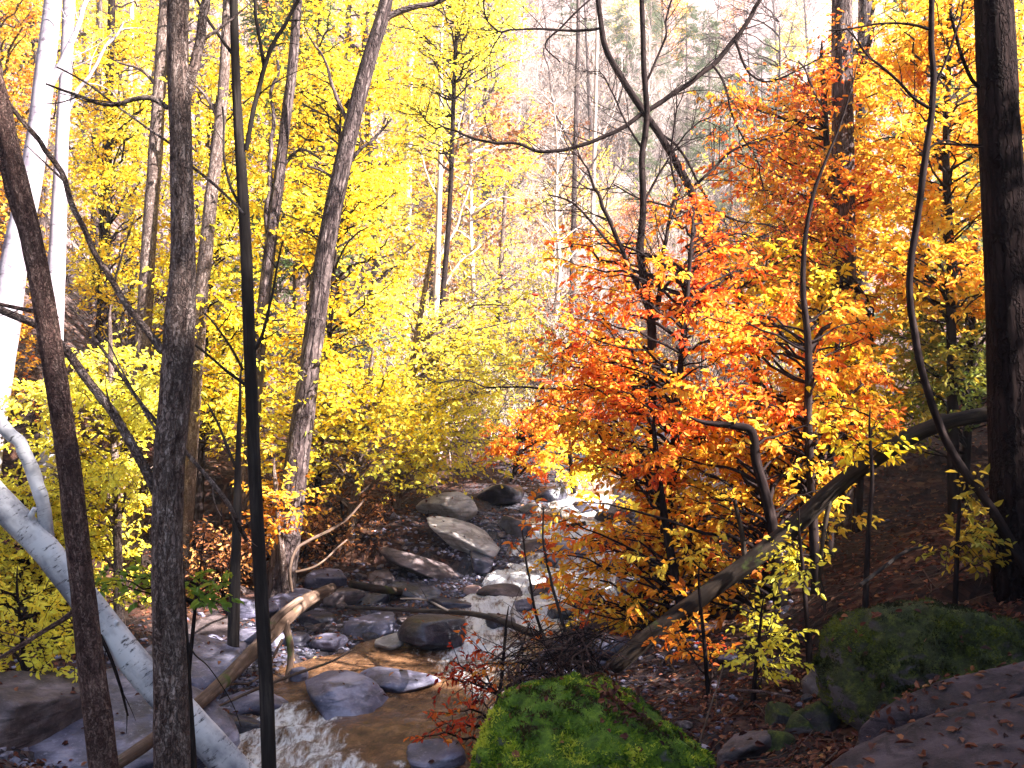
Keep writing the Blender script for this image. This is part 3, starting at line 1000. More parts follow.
def rand_targets(rng, n, base, zlo, zhi, rlo, rhi, shape='dome'):
    z = rng.uniform(0, 1, n)
    az = rng.uniform(0, 2 * math.pi, n)
    R = (rhi * np.sqrt(np.clip(1 - ((z - 0.35) / 0.7) ** 2, 0.05, 1))) if shape == 'dome' else rhi * (1.02 - z)
    r = np.maximum(R * np.sqrt(rng.uniform(0.15, 1, n)), rlo)
    return np.stack([base[0] + r * np.cos(az), base[1] + r * np.sin(az), base[2] + zlo + (zhi - zlo) * z], 1)


def region_targets(rng, n, box, depth):
    """points spread through the volume that a crown fills: pixel box at a range of depths"""
    out = []
    for _ in range(n):
        out.append(pix(rng.uniform(box[0], box[2]), rng.uniform(box[1], box[3]), rng.uniform(*depth)))
    return out


def leafy_tree(name, label, cat, stem, rad, targets, leafmat, barkmat, seed, leaf=0.09, m2=9, l2=0.45, m3=0, nleaf=8, tint=(0.1, 0.9), flat=0.55, rb=0.012, rough=0.05,
               sides=12, group=None, extra=None, fine=True, droop=0.3, tilt=0.85, trunk_name='trunk', crown_name='crown', bare_twigs=0, ratio=0.55, rise=0.3, l3=0.2):
    rng = np.random.default_rng(seed)
    base = stem[0] + np.array([0, 0, 0.1])
    t = thing(name, label, cat, base, group)
    mb = MB()
    mb.tubes(stem, rad, sides, rough, seed=seed * 0.37)
    lv = Leaves()
    br = MB()
    if len(targets):
        L1 = reach(rng, stem, targets, rise=rise)
        ln = np.linalg.norm(L1[:, -1] - L1[:, 0], axis=1)
        br.tubes(L1, taper(len(L1), L1.shape[1], np.minimum(rb * (0.5 + ln / 1.5), rad.max() * .7), 0.003), 5, 0.0)
        L2 = offshoots(rng, L1, m2, 0.25, 1.0, l2, 0.85, flat, droop=0.05)
        br.tubes(L2, taper(len(L2), 4, 0.0045, 0.0015), 3)
        fam = np.repeat(rng.uniform(*tint, (len(L1), 1)), m2, 0)
        if m3:
            L3 = offshoots(rng, L2, m3, 0.2, 1.0, l3, 0.8, flat, k=3)
            br.tubes(L3, taper(len(L3), 3, 0.0025, 0.001), 3)
            lv.on(rng, L3, nleaf, leaf, tint=tint, tilt=tilt, droop=droop)
        lv.on(rng, L2, nleaf, leaf, tint=tint, tilt=tilt, droop=droop, fam=fam)
        lv.on(rng, L1[:, -4:], 4, leaf, tint=tint, tilt=tilt, droop=droop)
    mb.build(trunk_name, M[barkmat], t, base)
    if br.n:
        br.build('branches', M[barkmat] if not extra else M['twig'], t, base)
    lv.build(crown_name, M[leafmat], t, base, ratio, fine)
    return t


def add_branch(t, pts, rads, mat, seed=0, twigs=0, tl=0.5, sides=8, name='branch', sub=0, leafmat=None, leaf=0.08, rough=0.05, nleaf=5, tint=(0.2, 0.8)):
    """a bare limb of the tree t through world points, with its side twigs"""
    rng = np.random.default_rng(seed + 900)
    base = np.array(t.location)
    P = spline(pts, 8 * len(pts))
    r = np.interp(np.linspace(0, len(rads) - 1, len(P)), np.arange(len(rads)), rads)
    # slight kinks
    ln = np.linalg.norm(P[-1] - P[0])
    kink = np.stack([fbm(np.stack([np.linspace(0, ln * 3.0, len(P)) + seed * 3.1 + 40 * i, np.zeros(len(P)), np.zeros(len(P))], -1), 3) for i in range(3)], -1)
    P = P + kink * np.linspace(0, 1, len(P))[:, None] * np.minimum(0.05 * ln, 0.13)
    mb = MB()
    mb.tubes(P, r, sides, rough, seed=seed)
    lv = Leaves()
    if twigs:
        L2 = offshoots(rng, P[None], twigs, 0.12, 1.0, tl, 0.8, 0.25, k=6, wob=0.5)
        mb.tubes(L2, taper(len(L2), 6, min(0.35 * max(rads), 0.009), 0.0015), 4)
        if sub:
            L3 = offshoots(rng, L2, sub, 0.2, 1.0, tl * 0.45, 0.8, 0.25, k=4, wob=0.5)
            mb.tubes(L3, taper(len(L3), 4, 0.003, 0.001), 3)
            if leafmat:
                lv.on(rng, L3, nleaf, leaf, tint=tint)
        if leafmat:
            lv.on(rng, L2, nleaf, leaf, tint=tint)
    b = mb.build(name, M[mat], t, base)
    if leafmat:
        lv.build('leaves', M[leafmat], b, base)
    return b




def pb(pts, Y):
    """pixel branch: (px,py,width[,depth]) -> points, radii"""
    P, r = [], []
    for c in pts:
        yy = c[3] if len(c) > 3 else Y
        P.append(pix(c[0], c[1], yy))
        r.append(c[2] * yy / F / 2 * THIN)
    return P, r


# ------------------------------------------------------------------ near trees on the left bank
def bare_tree(name, label, Y, ctrl, mat, seed, top=3.0, branches=(), rough=0.07, sides=18, crown=None, n=120, twmat=None, group=None, cat='tree'):
    stem, rad = stem_from(ctrl, Y, top, n=n)
    base = stem[0] + np.array([0, 0, 0.1])
    t = thing(name, label, cat, base, group)
    if mat == 'twig':
        arc = np.concatenate([[0], np.cumsum(np.linalg.norm(np.diff(stem, axis=0), axis=1))])
        for ax in (0, 1):
            stem[:, ax] += 0.035 * fbm(np.stack([arc * 1.8 + seed * 5, arc * 0 + 7 * ax, arc * 0], -1), 3)
    mb = MB()
    mb.tubes(stem, rad, sides, rough, seed=seed)
    mb.build('trunk', M[mat], t, base)
    for i, b in enumerate(branches):
        kw = b[1] if len(b) > 1 and isinstance(b[1], dict) else {}
        P, r = pb(b[0], Y)
        add_branch(t, P, r, twmat or mat, seed * 13 + i, **kw)
    if crown:
        rng = np.random.default_rng(seed)
        cx, cy, cz = stem[-1]
        tg = rand_targets(rng, crown[1], (cx, cy, cz - crown[3]), 0, crown[3] + 1.5, 0.3, crown[2])
        L1 = reach(rng, stem[-30:], tg)
        L2 = offshoots(rng, L1, 9, 0.25, 1, 0.5, 0.85, 0.8)
        br = MB()
        br.tubes(L1, taper(len(L1), L1.shape[1], 0.016, 0.003), 4)
        br.tubes(L2, taper(len(L2), 4, 0.004, 0.0015), 3)
        br.build('branches', M[twmat or mat], t, base)
        lv = Leaves()
        lv.on(rng, L2, 8, 0.085, tint=(0.2, 0.9))
        lv.build('crown', M[crown[0]], t, base)
    return t


T_FORK = bare_tree('forked_tree', 'grey-brown forked trunk with flaking bark, thickest of the near left trees', 4.5,
                   [(178, -30, 21), (178, 60, 21), (181, 150, 22), (183, 250, 24), (180, 320, 31), (176, 380, 32), (169, 470, 31), (167, 560, 30), (170, 660, 32), (172, 768, 36)],
                   'bark_brown', 3, 2.6, [
    ([(182, 112, 14), (190, 75, 11), (197, 40, 10), (202, 0, 9), (206, -60, 8), (215, -150, 4)], dict(twigs=3, tl=0.5, sides=12)),
    ([(163, 352, 9), (140, 320, 7), (115, 285, 6), (92, 250, 6), (72, 200, 6), (55, 165, 5.5), (35, 130, 5), (12, 85, 4.5), (-20, 20, 4), (-60, -60, 3)], dict(twigs=4, tl=0.3)),
    ([(160, 500, 11), (140, 460, 10), (118, 420, 9.5), (98, 388, 9), (76, 358, 9), (50, 332, 8.5), (22, 314, 8), (-20, 292, 7), (-60, 270, 5)], dict(twigs=3, tl=0.3)),
    ([(168, 108, 5), (152, 98, 5.5), (135, 98, 5), (118, 102, 4.5), (100, 101, 3.5), (78, 92, 3), (50, 82, 2)], dict(twigs=4, tl=0.35)),
    ([(158, 424, 4.5), (138, 400, 4), (112, 365, 3.5), (85, 330, 3), (66, 306, 2.5)], dict(twigs=3, tl=0.3)),
    ([(156, 430, 3), (140, 405, 2.5), (120, 370, 2), (100, 330, 1.6)], dict(twigs=0)),
    ([(184, 450, 4), (205, 475, 4), (225, 500, 4.5), (240, 522, 5), (250, 540, 4, 4.7)], dict(twigs=2, tl=0.25)),
    ([(190, 165, 3), (215, 185, 3), (236, 205, 2.5), (243, 215, 2)], dict(twigs=0)),
    ([(180, 150, 2.5), (150, 130, 2.5), (120, 108, 2.2), (90, 85, 2), (60, 65, 1.6)], dict(twigs=2, tl=.3)),
], crown=('leaf_yellow', 26, 1.6, 1.6), twmat=None)

bare_tree('curved_tree', 'reddish-brown trunk that curves in from the left edge before the white trunks', 4.1,
          [(-34, -60, 12), (-14, 40, 16), (2, 110, 18), (18, 180, 19), (34, 250, 21), (45, 310, 22), (56, 380, 22), (67, 450, 22), (75, 520, 23), (84, 600, 24), (93, 680, 26), (104, 768, 28)],
          'bark_red', 5, 2.0, [
    ([(42, 285, 13), (34, 255, 13), (22, 225, 13), (10, 195, 12), (-4, 160, 12), (-30, 100, 10), (-60, 20, 7)], dict(sides=12)),
    ([(76, 610, 6), (60, 622, 5), (40, 634, 4.5), (18, 648, 4), (-20, 672, 3)], dict(twigs=3, tl=0.25)),
    ([(58, 318, 4), (35, 312, 4.5), (10, 307, 4), (-20, 300, 3)], dict(twigs=1, tl=.25)),
], crown=('leaf_yellow', 20, 1.4, 1.4))

bare_tree('slim_tree', 'slim dark smooth trunk, third near tree from the left, forking high up', 5.0,
          [(233, -40, 8), (235, 50, 8.5), (238, 120, 9.5), (242, 180, 11), (246, 250, 11.5), (249, 330, 12), (252, 410, 12.5), (256, 500, 13), (261, 590, 13.5), (266, 680, 14), (269, 768, 14.5)],
          'bark_dark', 7, 2.4, [
    ([(246, 150, 5), (252, 118, 5), (261, 80, 5), (270, 52, 4.5), (285, 25, 4), (301, -5, 3.5), (325, -50, 3)], dict(twigs=4, tl=0.4)),
    ([(264, 66, 4), (260, 45, 3.5), (255, 20, 3.5), (251, -20, 3)], dict(twigs=2, tl=.3)),
    ([(234, 56, 3.5), (220, 38, 3.2), (205, 18, 3), (192, -8, 2.5)], dict(twigs=1, tl=.3)),
    ([(240, 205, 3), (232, 188, 3), (226, 160, 2.5), (224, 130, 2.2), (222, 105, 2)], dict(twigs=2, tl=.3)),
    ([(254, 352, 3.5), (262, 335, 3.5), (270, 305, 3), (276, 278, 2.4), (282, 240, 2)], dict(twigs=2, tl=.3)),
    ([(246, 385, 3.5), (228, 372, 3), (212, 358, 2.5), (196, 345, 2)], dict(twigs=1, tl=.3)),
    ([(243, 370, 3), (230, 345, 2.4), (214, 322, 2), (204, 312, 1.6)], dict(twigs=0)),
], crown=('leaf_yellow', 22, 1.5, 1.5), sides=14, rough=0.03)

# leaning birch and its curved companion
st, rd = stem_from([(-70, 435, 25, 5.6), (-30, 470, 26, 5.6), (0, 503, 27), (48, 552, 28), (95, 612, 29), (140, 668, 30), (190, 722, 32), (240, 776, 33), (275, 812, 34)], 5.6, 2.0, n=90)
t = thing('leaning_birch', 'pale birch leaning low across the lower left behind the near trunks', 'birch', st[0] + np.array([0, 0, .1]))
mb = MB()
mb.tubes(st, rd, 20, 0.13, seed=9.3)
for sx, sy in ((30, 528), (112, 640), (178, 706)):
    a_ = pix(sx, sy, 5.6)
    mb.tubes(np.array([a_, a_ + (.02, -.03, .07), a_ + (.05, -.05, .12)]), np.array([.03, .02, .013]), 8, .2, True)
mb.build('trunk', M['birch'], t, st[0] + np.array([0, 0, .1]))
add_branch(t, *pb([(100, 635, 4), (112, 660, 3.5), (122, 690, 3), (128, 715, 2)], 5.5), 'twig', 2, twigs=3, tl=.25)
add_branch(t, *pb([(54, 562, 13), (45, 528, 13.5), (41, 498, 13), (30, 466, 13.5), (17, 438, 12.5), (-2, 406, 12.5), (-22, 366, 12), (-44, 300, 10), (-70, 200, 7)], 5.62), 'birch', 10, sides=16, rough=0.16)

# white sycamores behind
bare_tree('white_tree', 'thicker of the two white trunks at the left edge, leaning', 12.0,
          [(58, -60, 16), (52, 10, 17), (45, 70, 19), (38, 130, 20), (29, 190, 22), (16, 250, 25), (6, 320, 28), (-4, 385, 29), (-14, 450, 31)], 'sycamore', 15, 3.5,
          [([(45, 95, 9), (62, 60, 7), (80, 20, 5), (92, -30, 3)], dict(twigs=5, tl=.8, sub=4))], rough=0.03, sides=20, crown=('leaf_yellow', 30, 2.2, 2.2))
bare_tree('white_tree', 'thinner of the two white trunks at the left edge', 12.6,
          [(72, -60, 11), (69, 0, 11.5), (66, 70, 12), (62, 140, 12.5), (59, 210, 15), (56, 280, 17), (53, 360, 18), (51, 430, 19)], 'sycamore', 16, 3.5,
          [([(64, 120, 4), (78, 90, 4), (100, 60, 3), (120, 20, 2)], dict(twigs=5, tl=.6, sub=4))], rough=0.03, sides=18, crown=('leaf_yellow', 24, 2.0, 2.0))

# slim stems among the near trees
bare_tree('sapling', 'very thin dark stem close beside the foot of the forked trunk', 4.9,
          [(182, 560, 3), (184, 600, 4), (187, 650, 5), (190, 700, 5.5), (194, 768, 6.5)], 'bark_dark', 18, 0.6, [([(187, 640, 2), (195, 655, 1.6), (210, 668, 1.2), (232, 700, 1), (244, 725, 1)], {})], sides=8)
bare_tree('slim_tree', 'short straight dark trunk standing by the grey rocks across the stream bar', 10.4,
          [(240, 400, 3), (238, 460, 6), (237, 520, 9), (235, 580, 11), (233, 655, 12)], 'bark_dark', 19, 0.5, [([(237, 470, 3), (224, 440, 3), (210, 405, 2)], dict(twigs=4, tl=.4))], rough=0.06)

# ------------------------------------------------------------------ trunks on the left slope
def slope_tree(name, label, Y, ctrl, mat, seed, top=5, br=(), crown=None, group=None, n=70):
    return bare_tree(name, label, Y, ctrl, mat, seed, top, br, 0.06, 14, crown, n, group=group)


slope_tree('tall_tree', 'dark leaning trunk half hidden behind the forked trunk', 13.5, [(168, -40, 12), (163, 40, 13), (158, 110, 13.5), (155, 160, 14), (151, 210, 14), (146, 290, 15), (140, 400, 16)], 'bark_brown', 21,
           br=[([(161, 90, 4), (140, 70, 3), (118, 62, 2)], dict(twigs=6, tl=.8))], crown=('leaf_yellow', 40, 3.0, 4))
slope_tree('tall_tree', 'dark trunk crossed by bands of yellow leaves between the forked and slim trunks', 13, [(226, 30, 9), (223, 90, 11), (217, 150, 12), (211, 200, 13), (206, 250, 14), (200, 310, 14), (194, 390, 15)], 'bark_brown', 22,
           br=[([(219, 120, 4), (205, 95, 3), (190, 80, 2)], dict(twigs=6, tl=.8))], crown=('leaf_yellow', 40, 2.5, 4))
slope_tree('tall_tree', 'big leaning trunk with a pale sunlit flank on the left slope', 13.2, [(390, -30, 13), (384, 10, 14), (372, 50, 15), (358, 100, 16), (346, 150, 17), (335, 200, 18), (324, 260, 19), (316, 320, 20), (308, 380, 21), (300, 440, 23)], 'bark_far', 23,
           br=[([(380, 22, 8), (395, 13, 7), (415, 6, 6), (440, 0, 5), (480, -20, 4)], dict(twigs=6, tl=.9, sub=4)),
               ([(352, 130, 5), (338, 100, 4), (328, 70, 3), (316, 40, 2)], dict(twigs=6, tl=.8, sub=4)),
               ([(340, 185, 4), (325, 172, 3), (308, 165, 2)], dict(twigs=5, tl=.6, sub=3)),
               ([(342, 172, 5), (360, 150, 4), (372, 140, 3), (390, 120, 2)], dict(twigs=6, tl=.7, sub=4))], crown=('leaf_yellow', 50, 3.5, 4))
slope_tree('tall_tree', 'narrow double trunk just left of the big leaning trunk', 13.6, [(293, 60, 10), (287, 110, 10), (279, 180, 11), (271, 240, 12), (262, 320, 12), (255, 400, 13)], 'bark_far', 24,
           br=[([(270, 250, 7), (268, 210, 6), (271, 160, 5), (274, 120, 4), (276, 60, 3)], dict(twigs=6, tl=.7, sub=3)),
               ([(280, 170, 4), (300, 150, 3), (322, 160, 2)], dict(twigs=6, tl=.7, sub=3))])
slope_tree('pale_tree', 'thin pale sapling trunk in the middle of the sunlit glade', 24, [(441, 100, 4), (440, 170, 5), (438, 240, 6), (436, 300, 7), (433, 370, 8), (424, 440, 9)], 'bark_pale', 25, top=3,
           br=[([(438, 260, 3), (455, 230, 2.5), (470, 190, 2)], dict(twigs=6, tl=.8, sub=4)), ([(437, 300, 3), (455, 270, 2.5), (480, 245, 2)], dict(twigs=6, tl=.8, sub=4)),
               ([(439, 200, 2.5), (425, 170, 2), (418, 140, 1.6)], dict(twigs=6, tl=.7, sub=4)), ([(439, 180, 2), (452, 150, 2), (462, 110, 1.6)], dict(twigs=6, tl=.7, sub=4))])
for i, (x0, x1, wd, Y, mt, lb) in enumerate([
        (128, 122, 7, 22, 'bark_pale', 'pale pole trunk low on the slope beyond the thinner white trunk'),
        (408, 404, 10, 28, 'bark_pale', 'pale straight trunk just right of the big leaning trunk'),
        (575, 570, 6, 30, 'bark_far', 'dark trunk in the gap above the stream bend'),
        (594, 588, 5, 31, 'bark_pale', 'thin pale trunk beside the dark one above the stream bend'),
        (345, 330, 9, 26, 'bark_far', 'slender trunk behind the big leaning trunk'),
        (96, 92, 9, 21, 'bark_far', 'dark pole right of the white trunks'),
        (470, 478, 6, 33, 'bark_pale', 'slender pale trunk right of the glade sapling')]):
    slope_tree('slope_tree', lb, Y, [(x0 + 3, 40, wd * .7), (x0, 160, wd * .85), ((x0 + x1) / 2, 280, wd), (x1, 420, wd * 1.1)], mt, 30 + i, top=5,
               br=[([(x0, 190, wd * .4), (x0 + 20 * (-1) ** i, 160, wd * .3), (x0 + 42 * (-1) ** i, 120, wd * .2)], dict(twigs=8, tl=1.0, sub=4)),
                   ([(x0, 150, wd * .4), (x0 - 20 * (-1) ** i, 110, wd * .3), (x0 - 30 * (-1) ** i, 50, wd * .2)], dict(twigs=8, tl=1.0, sub=4))], n=40)

# ------------------------------------------------------------------ bare dark trees over the middle of the stream
THIN = 0.68
T_MID = bare_tree('bare_tree', 'dark straight slender tree rising through the orange leaves at the centre right', 11.5,
                  [(641, -30, 7), (643, 50, 8), (646, 110, 9), (641, 160, 9.5), (644, 210, 10), (642, 255, 11), (650, 300, 13), (654, 345, 14), (652, 400, 13), (651, 470, 12), (648, 540, 12), (640, 610, 13)], 'twig', 41, 2.0, [
    ([(652, 318, 9), (640, 290, 8), (626, 258, 7), (612, 225, 6.5), (603, 203, 6), (594, 187, 4), (580, 165, 2.5), (560, 150, 1.5)], dict(twigs=16, tl=0.90, sub=8)),
    ([(625, 256, 4), (605, 238, 4), (585, 215, 3.5), (568, 202, 3), (545, 196, 2)], dict(twigs=14, tl=0.75, sub=8)),
    ([(656, 320, 8), (660, 285, 7), (664, 255, 6), (672, 220, 5), (676, 190, 4), (674, 150, 3), (680, 90, 2)], dict(twigs=16, tl=0.90, sub=8)),
    ([(655, 300, 5), (680, 270, 4), (705, 245, 3.5), (735, 235, 3), (760, 240, 2)], dict(twigs=16, tl=0.90, sub=8)),
    ([(652, 350, 5), (625, 342, 4), (600, 338, 3.5), (570, 345, 3), (540, 365, 2)], dict(twigs=19, tl=0.90, sub=8, leafmat='leaf_orange', nleaf=3)),
    ([(651, 384, 4), (610, 390, 3.2), (560, 388, 3), (500, 386, 2.5), (460, 382, 2), (425, 376, 1.5)], dict(twigs=16, tl=0.60, sub=7)),
    ([(643, 150, 4), (625, 120, 3), (612, 90, 2.5), (600, 70, 1.6)], dict(twigs=14, tl=0.75, sub=8)),
    ([(645, 200, 4), (665, 165, 3), (690, 130, 2.5), (720, 110, 1.6)], dict(twigs=14, tl=0.90, sub=8)),
    ([(643, 90, 4), (662, 45, 3.5), (670, 10, 3), (680, -40, 2)], dict(twigs=12, tl=0.75, sub=8)),
], rough=0.05, sides=12)
T_LEAN = bare_tree('bare_tree', 'dark leaning tree slanting from top centre down to the orange foliage', 12.5,
                   [(596, -30, 7), (599, 10, 7.5), (606, 46, 8.5), (622, 80, 10), (642, 110, 11), (664, 142, 11), (682, 175, 12), (696, 210, 12.5), (710, 245, 13), (732, 284, 13.5), (747, 318, 14), (754, 360, 14), (758, 440, 14)], 'twig', 43, 2.0, [
    ([(646, 112, 7), (662, 102, 7.5), (685, 86, 7.5), (712, 64, 7.5), (735, 40, 7), (752, 15, 6.5), (768, -15, 6), (790, -60, 5)], dict(twigs=12, tl=1.05, sub=8)),
    ([(644, 112, 7), (622, 128, 6.5), (595, 141, 6), (568, 150, 5.5), (543, 152, 5), (515, 148, 4.5), (485, 141, 4), (452, 133, 3.2), (430, 123, 2.5), (414, 110, 1.8)], dict(twigs=19, tl=0.75, sub=8)),
    ([(602, 28, 5), (590, 30, 4.5), (565, 31, 4), (540, 31, 3.5), (512, 30, 3), (500, 32, 3), (490, 24, 2.5), (484, 5, 2.5), (482, -30, 2)], dict(twigs=12, tl=0.75, sub=7)),
    ([(503, 31, 2.5), (495, 45, 2), (490, 58, 1.6), (492, 80, 1)], dict(twigs=3, tl=.25)),
    ([(560, 62, 2), (545, 45, 2.5), (560, 30, 3), (580, 10, 3), (610, -20, 3)], dict(twigs=9, tl=0.75, sub=7)),
    ([(690, 190, 5), (712, 170, 4), (735, 150, 3.5), (770, 138, 3), (800, 120, 2)], dict(twigs=19, tl=1.05, sub=8, leafmat='leaf_orange', nleaf=2, leaf=0.075)),
    ([(702, 228, 5), (690, 215, 4), (668, 205, 3.5), (640, 200, 2.5), (615, 185, 2)], dict(twigs=16, tl=0.90, sub=8)),
    ([(655, 130, 4), (680, 150, 4), (712, 205, 3.5), (745, 222, 3), (790, 235, 2.5), (830, 240, 2)], dict(twigs=19, tl=0.90, sub=8, leafmat='leaf_orange', nleaf=2, leaf=0.075)),
    ([(736, 290, 5), (760, 275, 4), (780, 262, 3), (810, 240, 2)], dict(twigs=14, tl=0.90, sub=8, leafmat='leaf_orange', nleaf=2, leaf=0.075)),
    ([(712, 64, 4), (725, 85, 3.5), (735, 120, 3), (755, 160, 2.5), (765, 190, 2)], dict(twigs=16, tl=0.90, sub=8, leafmat='leaf_orange', nleaf=2, leaf=0.075)),
    ([(735, 40, 4), (750, 75, 3.5), (775, 80, 3), (815, 60, 2.5), (850, 45, 2)], dict(twigs=16, tl=0.90, sub=8, leafmat='leaf_orange', nleaf=2, leaf=0.075)),
], rough=0.05, sides=12)

THIN = 1.0
# ------------------------------------------------------------------ right side trunks
bare_tree('thick_tree', 'massive near-black trunk at the right edge with straight bark', 8.6,
          [(990, -60, 36), (994, 0, 36), (998, 100, 38), (1003, 200, 40), (1008, 300, 42), (1012, 400, 45), (1016, 500, 48), (1020, 600, 54)], 'bark_black', 45, 4, [
    ([(985, 92, 4), (970, 78, 4), (958, 45, 3.5), (952, 10, 3)], dict(twigs=5, tl=.5, sub=3)),
    ([(984, 146, 3), (960, 145, 2.8), (935, 142, 2.5)], dict(twigs=3, tl=.3))], rough=0.06, sides=24, crown=('leaf_gold', 24, 1.8, 1.5))
bare_tree('tall_tree', 'straight purple-brown trunk rising behind the orange crown on the right', 13.4, [(842, -40, 20), (842, 60, 21), (843, 160, 22), (844, 260, 23), (845, 350, 24), (846, 420, 25)], 'bark_far', 46, 6,
          [([(850, 60, 5), (870, 20, 4), (880, -30, 3)], dict(twigs=6, tl=.8, sub=3)), ([(836, 120, 4), (815, 95, 3), (800, 60, 2)], dict(twigs=6, tl=.8, sub=4))], rough=0.04, crown=('leaf_orange', 40, 3.0, 4))
bare_tree('tall_tree', 'second straight trunk close behind the purple-brown one', 20, [(866, -40, 13), (864, 60, 14), (862, 160, 15), (862, 260, 15), (862, 380, 16)], 'bark_far', 47, 6, [], rough=0.04)
THIN = 0.8
bare_tree('slim_tree', 'thin dark crooked trunk between the purple-brown and the massive black trunk', 8.2, [(936, -60, 6.5), (933, 0, 7), (932, 60, 7.5), (930, 115, 8), (923, 165, 8.5), (917, 215, 8.5), (911, 255, 8.5), (909, 292, 8.5), (914, 332, 9), (926, 385, 9.5), (944, 435, 10), (968, 477, 11), (1000, 522, 12)], 'twig', 48, 2.0, [
    ([(929, 108, 5), (915, 98, 4.5), (900, 82, 4), (882, 66, 3.5), (865, 55, 3), (845, 30, 2)], dict(twigs=6, tl=.45, sub=4)),
    ([(931, 30, 4), (910, 24, 3.5), (885, 24, 3), (860, 27, 2.5), (830, 30, 2)], dict(twigs=8, tl=.4, sub=4)),
    ([(930, 98, 3.5), (940, 75, 3), (950, 45, 3), (958, 20, 2.5), (965, -20, 2)], dict(twigs=6, tl=.4, sub=4)),
    ([(925, 150, 3), (945, 140, 2.5), (968, 146, 2), (985, 146, 2)], dict(twigs=3, tl=.3)),
], rough=0.05, sides=12)

THIN = 1.0

# mossy fallen log that bows across the right bank
def log(name, label, ctrl, mat, seed, rough=0.08, sides=18, extra=(), cat='log', n=80):
    P = spline([pix(a, b, d) for a, b, wd, d in ctrl], n)
    r = np.interp(np.linspace(0, len(ctrl) - 1, n), np.arange(len(ctrl)), [wd * d / F / 2 for a, b, wd, d in ctrl])
    base = P[len(P) // 2]
    t = thing(name, label, cat, base)
    mb = MB()
    mb.tubes(P, r, sides, rough, True, seed)
    mb.build('trunk', M[mat], t, base)
    for i, e in enumerate(extra):
        pp, rr = [pix(a, b, d) for a, b, wd, d in e[0]], [wd * d / F / 2 for a, b, wd, d in e[0]]
        add_branch(t, pp, rr, mat, seed * 7 + i, **(e[1] if len(e) > 1 else {}))
    return t


log('mossy_log', 'long dark mossy log bowed from the black trunk down to the stream',
    [(1010, 412, 15, 9.0), (965, 418, 15, 9.0), (925, 430, 16, 9.05), (880, 455, 17, 9.1), (835, 488, 17, 9.15), (790, 530, 18, 9.2), (745, 565, 18, 9.25), (700, 598, 18, 9.3), (650, 636, 18, 9.35), (612, 668, 18, 9.4)],
    'bark_log', 51, extra=[([(835, 488, 6, 9.15), (826, 520, 5, 9.1), (822, 570, 4, 9.05), (826, 610, 3, 9.0)], dict(twigs=4, tl=.3)), ([(745, 560, 6, 9.25), (742, 530, 5, 9.25), (735, 500, 4, 9.2)], dict(twigs=4, tl=.3))])
log('pale_log', 'bare pale dead log propped from the stream edge up to the rocks',
    [(100, 775, 12, 6.6), (145, 745, 13, 7.1), (190, 711, 13, 7.9), (225, 680, 14, 8.8), (262, 643, 15, 10.2), (288, 616, 15, 11.0), (306, 601, 14, 11.6), (332, 588, 10, 12.4)],
    'dead_wood', 52, extra=[([(285, 622, 8, 10.8), (290, 650, 7, 10.5), (287, 680, 6, 10.3), (277, 694, 4, 10.2)], {}), ([(262, 640, 8, 10.2), (275, 620, 8, 10.5), (298, 600, 7, 10.9), (304, 596, 5, 11)], {}),
                            ([(282, 640, 3, 10.6), (262, 672, 2.6, 10.0), (225, 690, 2, 9.5)], {})])
log('fallen_pole', 'thin dark pole lying across the top of the cascade', [(500, 540, 7, 16), (530, 535, 8, 16), (560, 529, 8, 16), (586, 524, 6, 16)], 'bark_log', 53)
log('fallen_pole', 'short broken pole leaning on the rocks below the fallen pale log', [(350, 584, 7, 12.6), (372, 588, 8, 12.8), (400, 592, 8, 13.2)], 'bark_log', 54)
log('dead_branch', 'long thin dead branch sagging across the stream to the mossy boulder',
    [(346, 607, 3, 11.8), (400, 610, 4, 11.2), (450, 612, 5, 10.4), (484, 616, 6, 9.6), (528, 632, 7.5, 8.6), (560, 650, 8, 8), (595, 672, 9, 7.5), (632, 700, 10, 7)], 'bark_dark', 55, sides=9, extra=[
        ([(450, 612, 3, 10.4), (425, 600, 2.5, 10.4), (400, 600, 2, 10.4)], dict(twigs=4, tl=.3)), ([(545, 640, 3, 8.4), (535, 610, 3, 8.3), (528, 570, 2.2, 8.2), (524, 530, 1.5, 8.2)], dict(twigs=5, tl=.3, sub=3, leafmat='leaf_orange', nleaf=2)),
        ([(580, 662, 4, 7.6), (570, 640, 4, 7.6), (556, 600, 3, 7.7), (545, 560, 2.4, 7.8), (540, 510, 1.6, 7.9)], dict(twigs=7, tl=.35, sub=3, leafmat='leaf_orange', nleaf=3)),
        ([(560, 650, 3, 8), (540, 660, 3, 8), (528, 668, 2, 8)], {})])
log('dead_branch', 'curled grey dead vine arching over the gravel bar', [(292, 592, 3, 10.6), (290, 570, 3, 10.6), (296, 550, 3, 10.7), (310, 540, 3, 10.8), (330, 530, 3, 11), (348, 518, 2.4, 11.2), (364, 500, 2, 11.4)], 'dead_wood', 56, sides=8,
    extra=[([(295, 572, 2.5, 10.6), (315, 567, 2.4, 10.8), (330, 556, 2, 11), (346, 540, 1.6, 11.2)], {})])
log('dead_branch', 'thin bare stick slanting over the near stream before the flat rock', [(215, 708, 2.5, 8.4), (250, 692, 3, 8.6), (290, 676, 3, 8.8), (330, 662, 2.4, 9), (352, 650, 1.6, 9.2)], 'dead_wood', 57, sides=7)
log('dead_branch', 'pale twig standing on the leaf litter right of the mossy boulder', [(700, 742, 2.4, 5.4), (708, 715, 2.2, 5.4), (716, 690, 1.8, 5.4), (724, 665, 1.2, 5.4)], 'dead_wood', 58, sides=7)
log('dead_branch', 'reddish stick lying among stones left of the corner slab', [(735, 690, 3, 6), (765, 692, 3, 6), (795, 698, 2.4, 5.9)], 'bark_red', 59, sides=7)
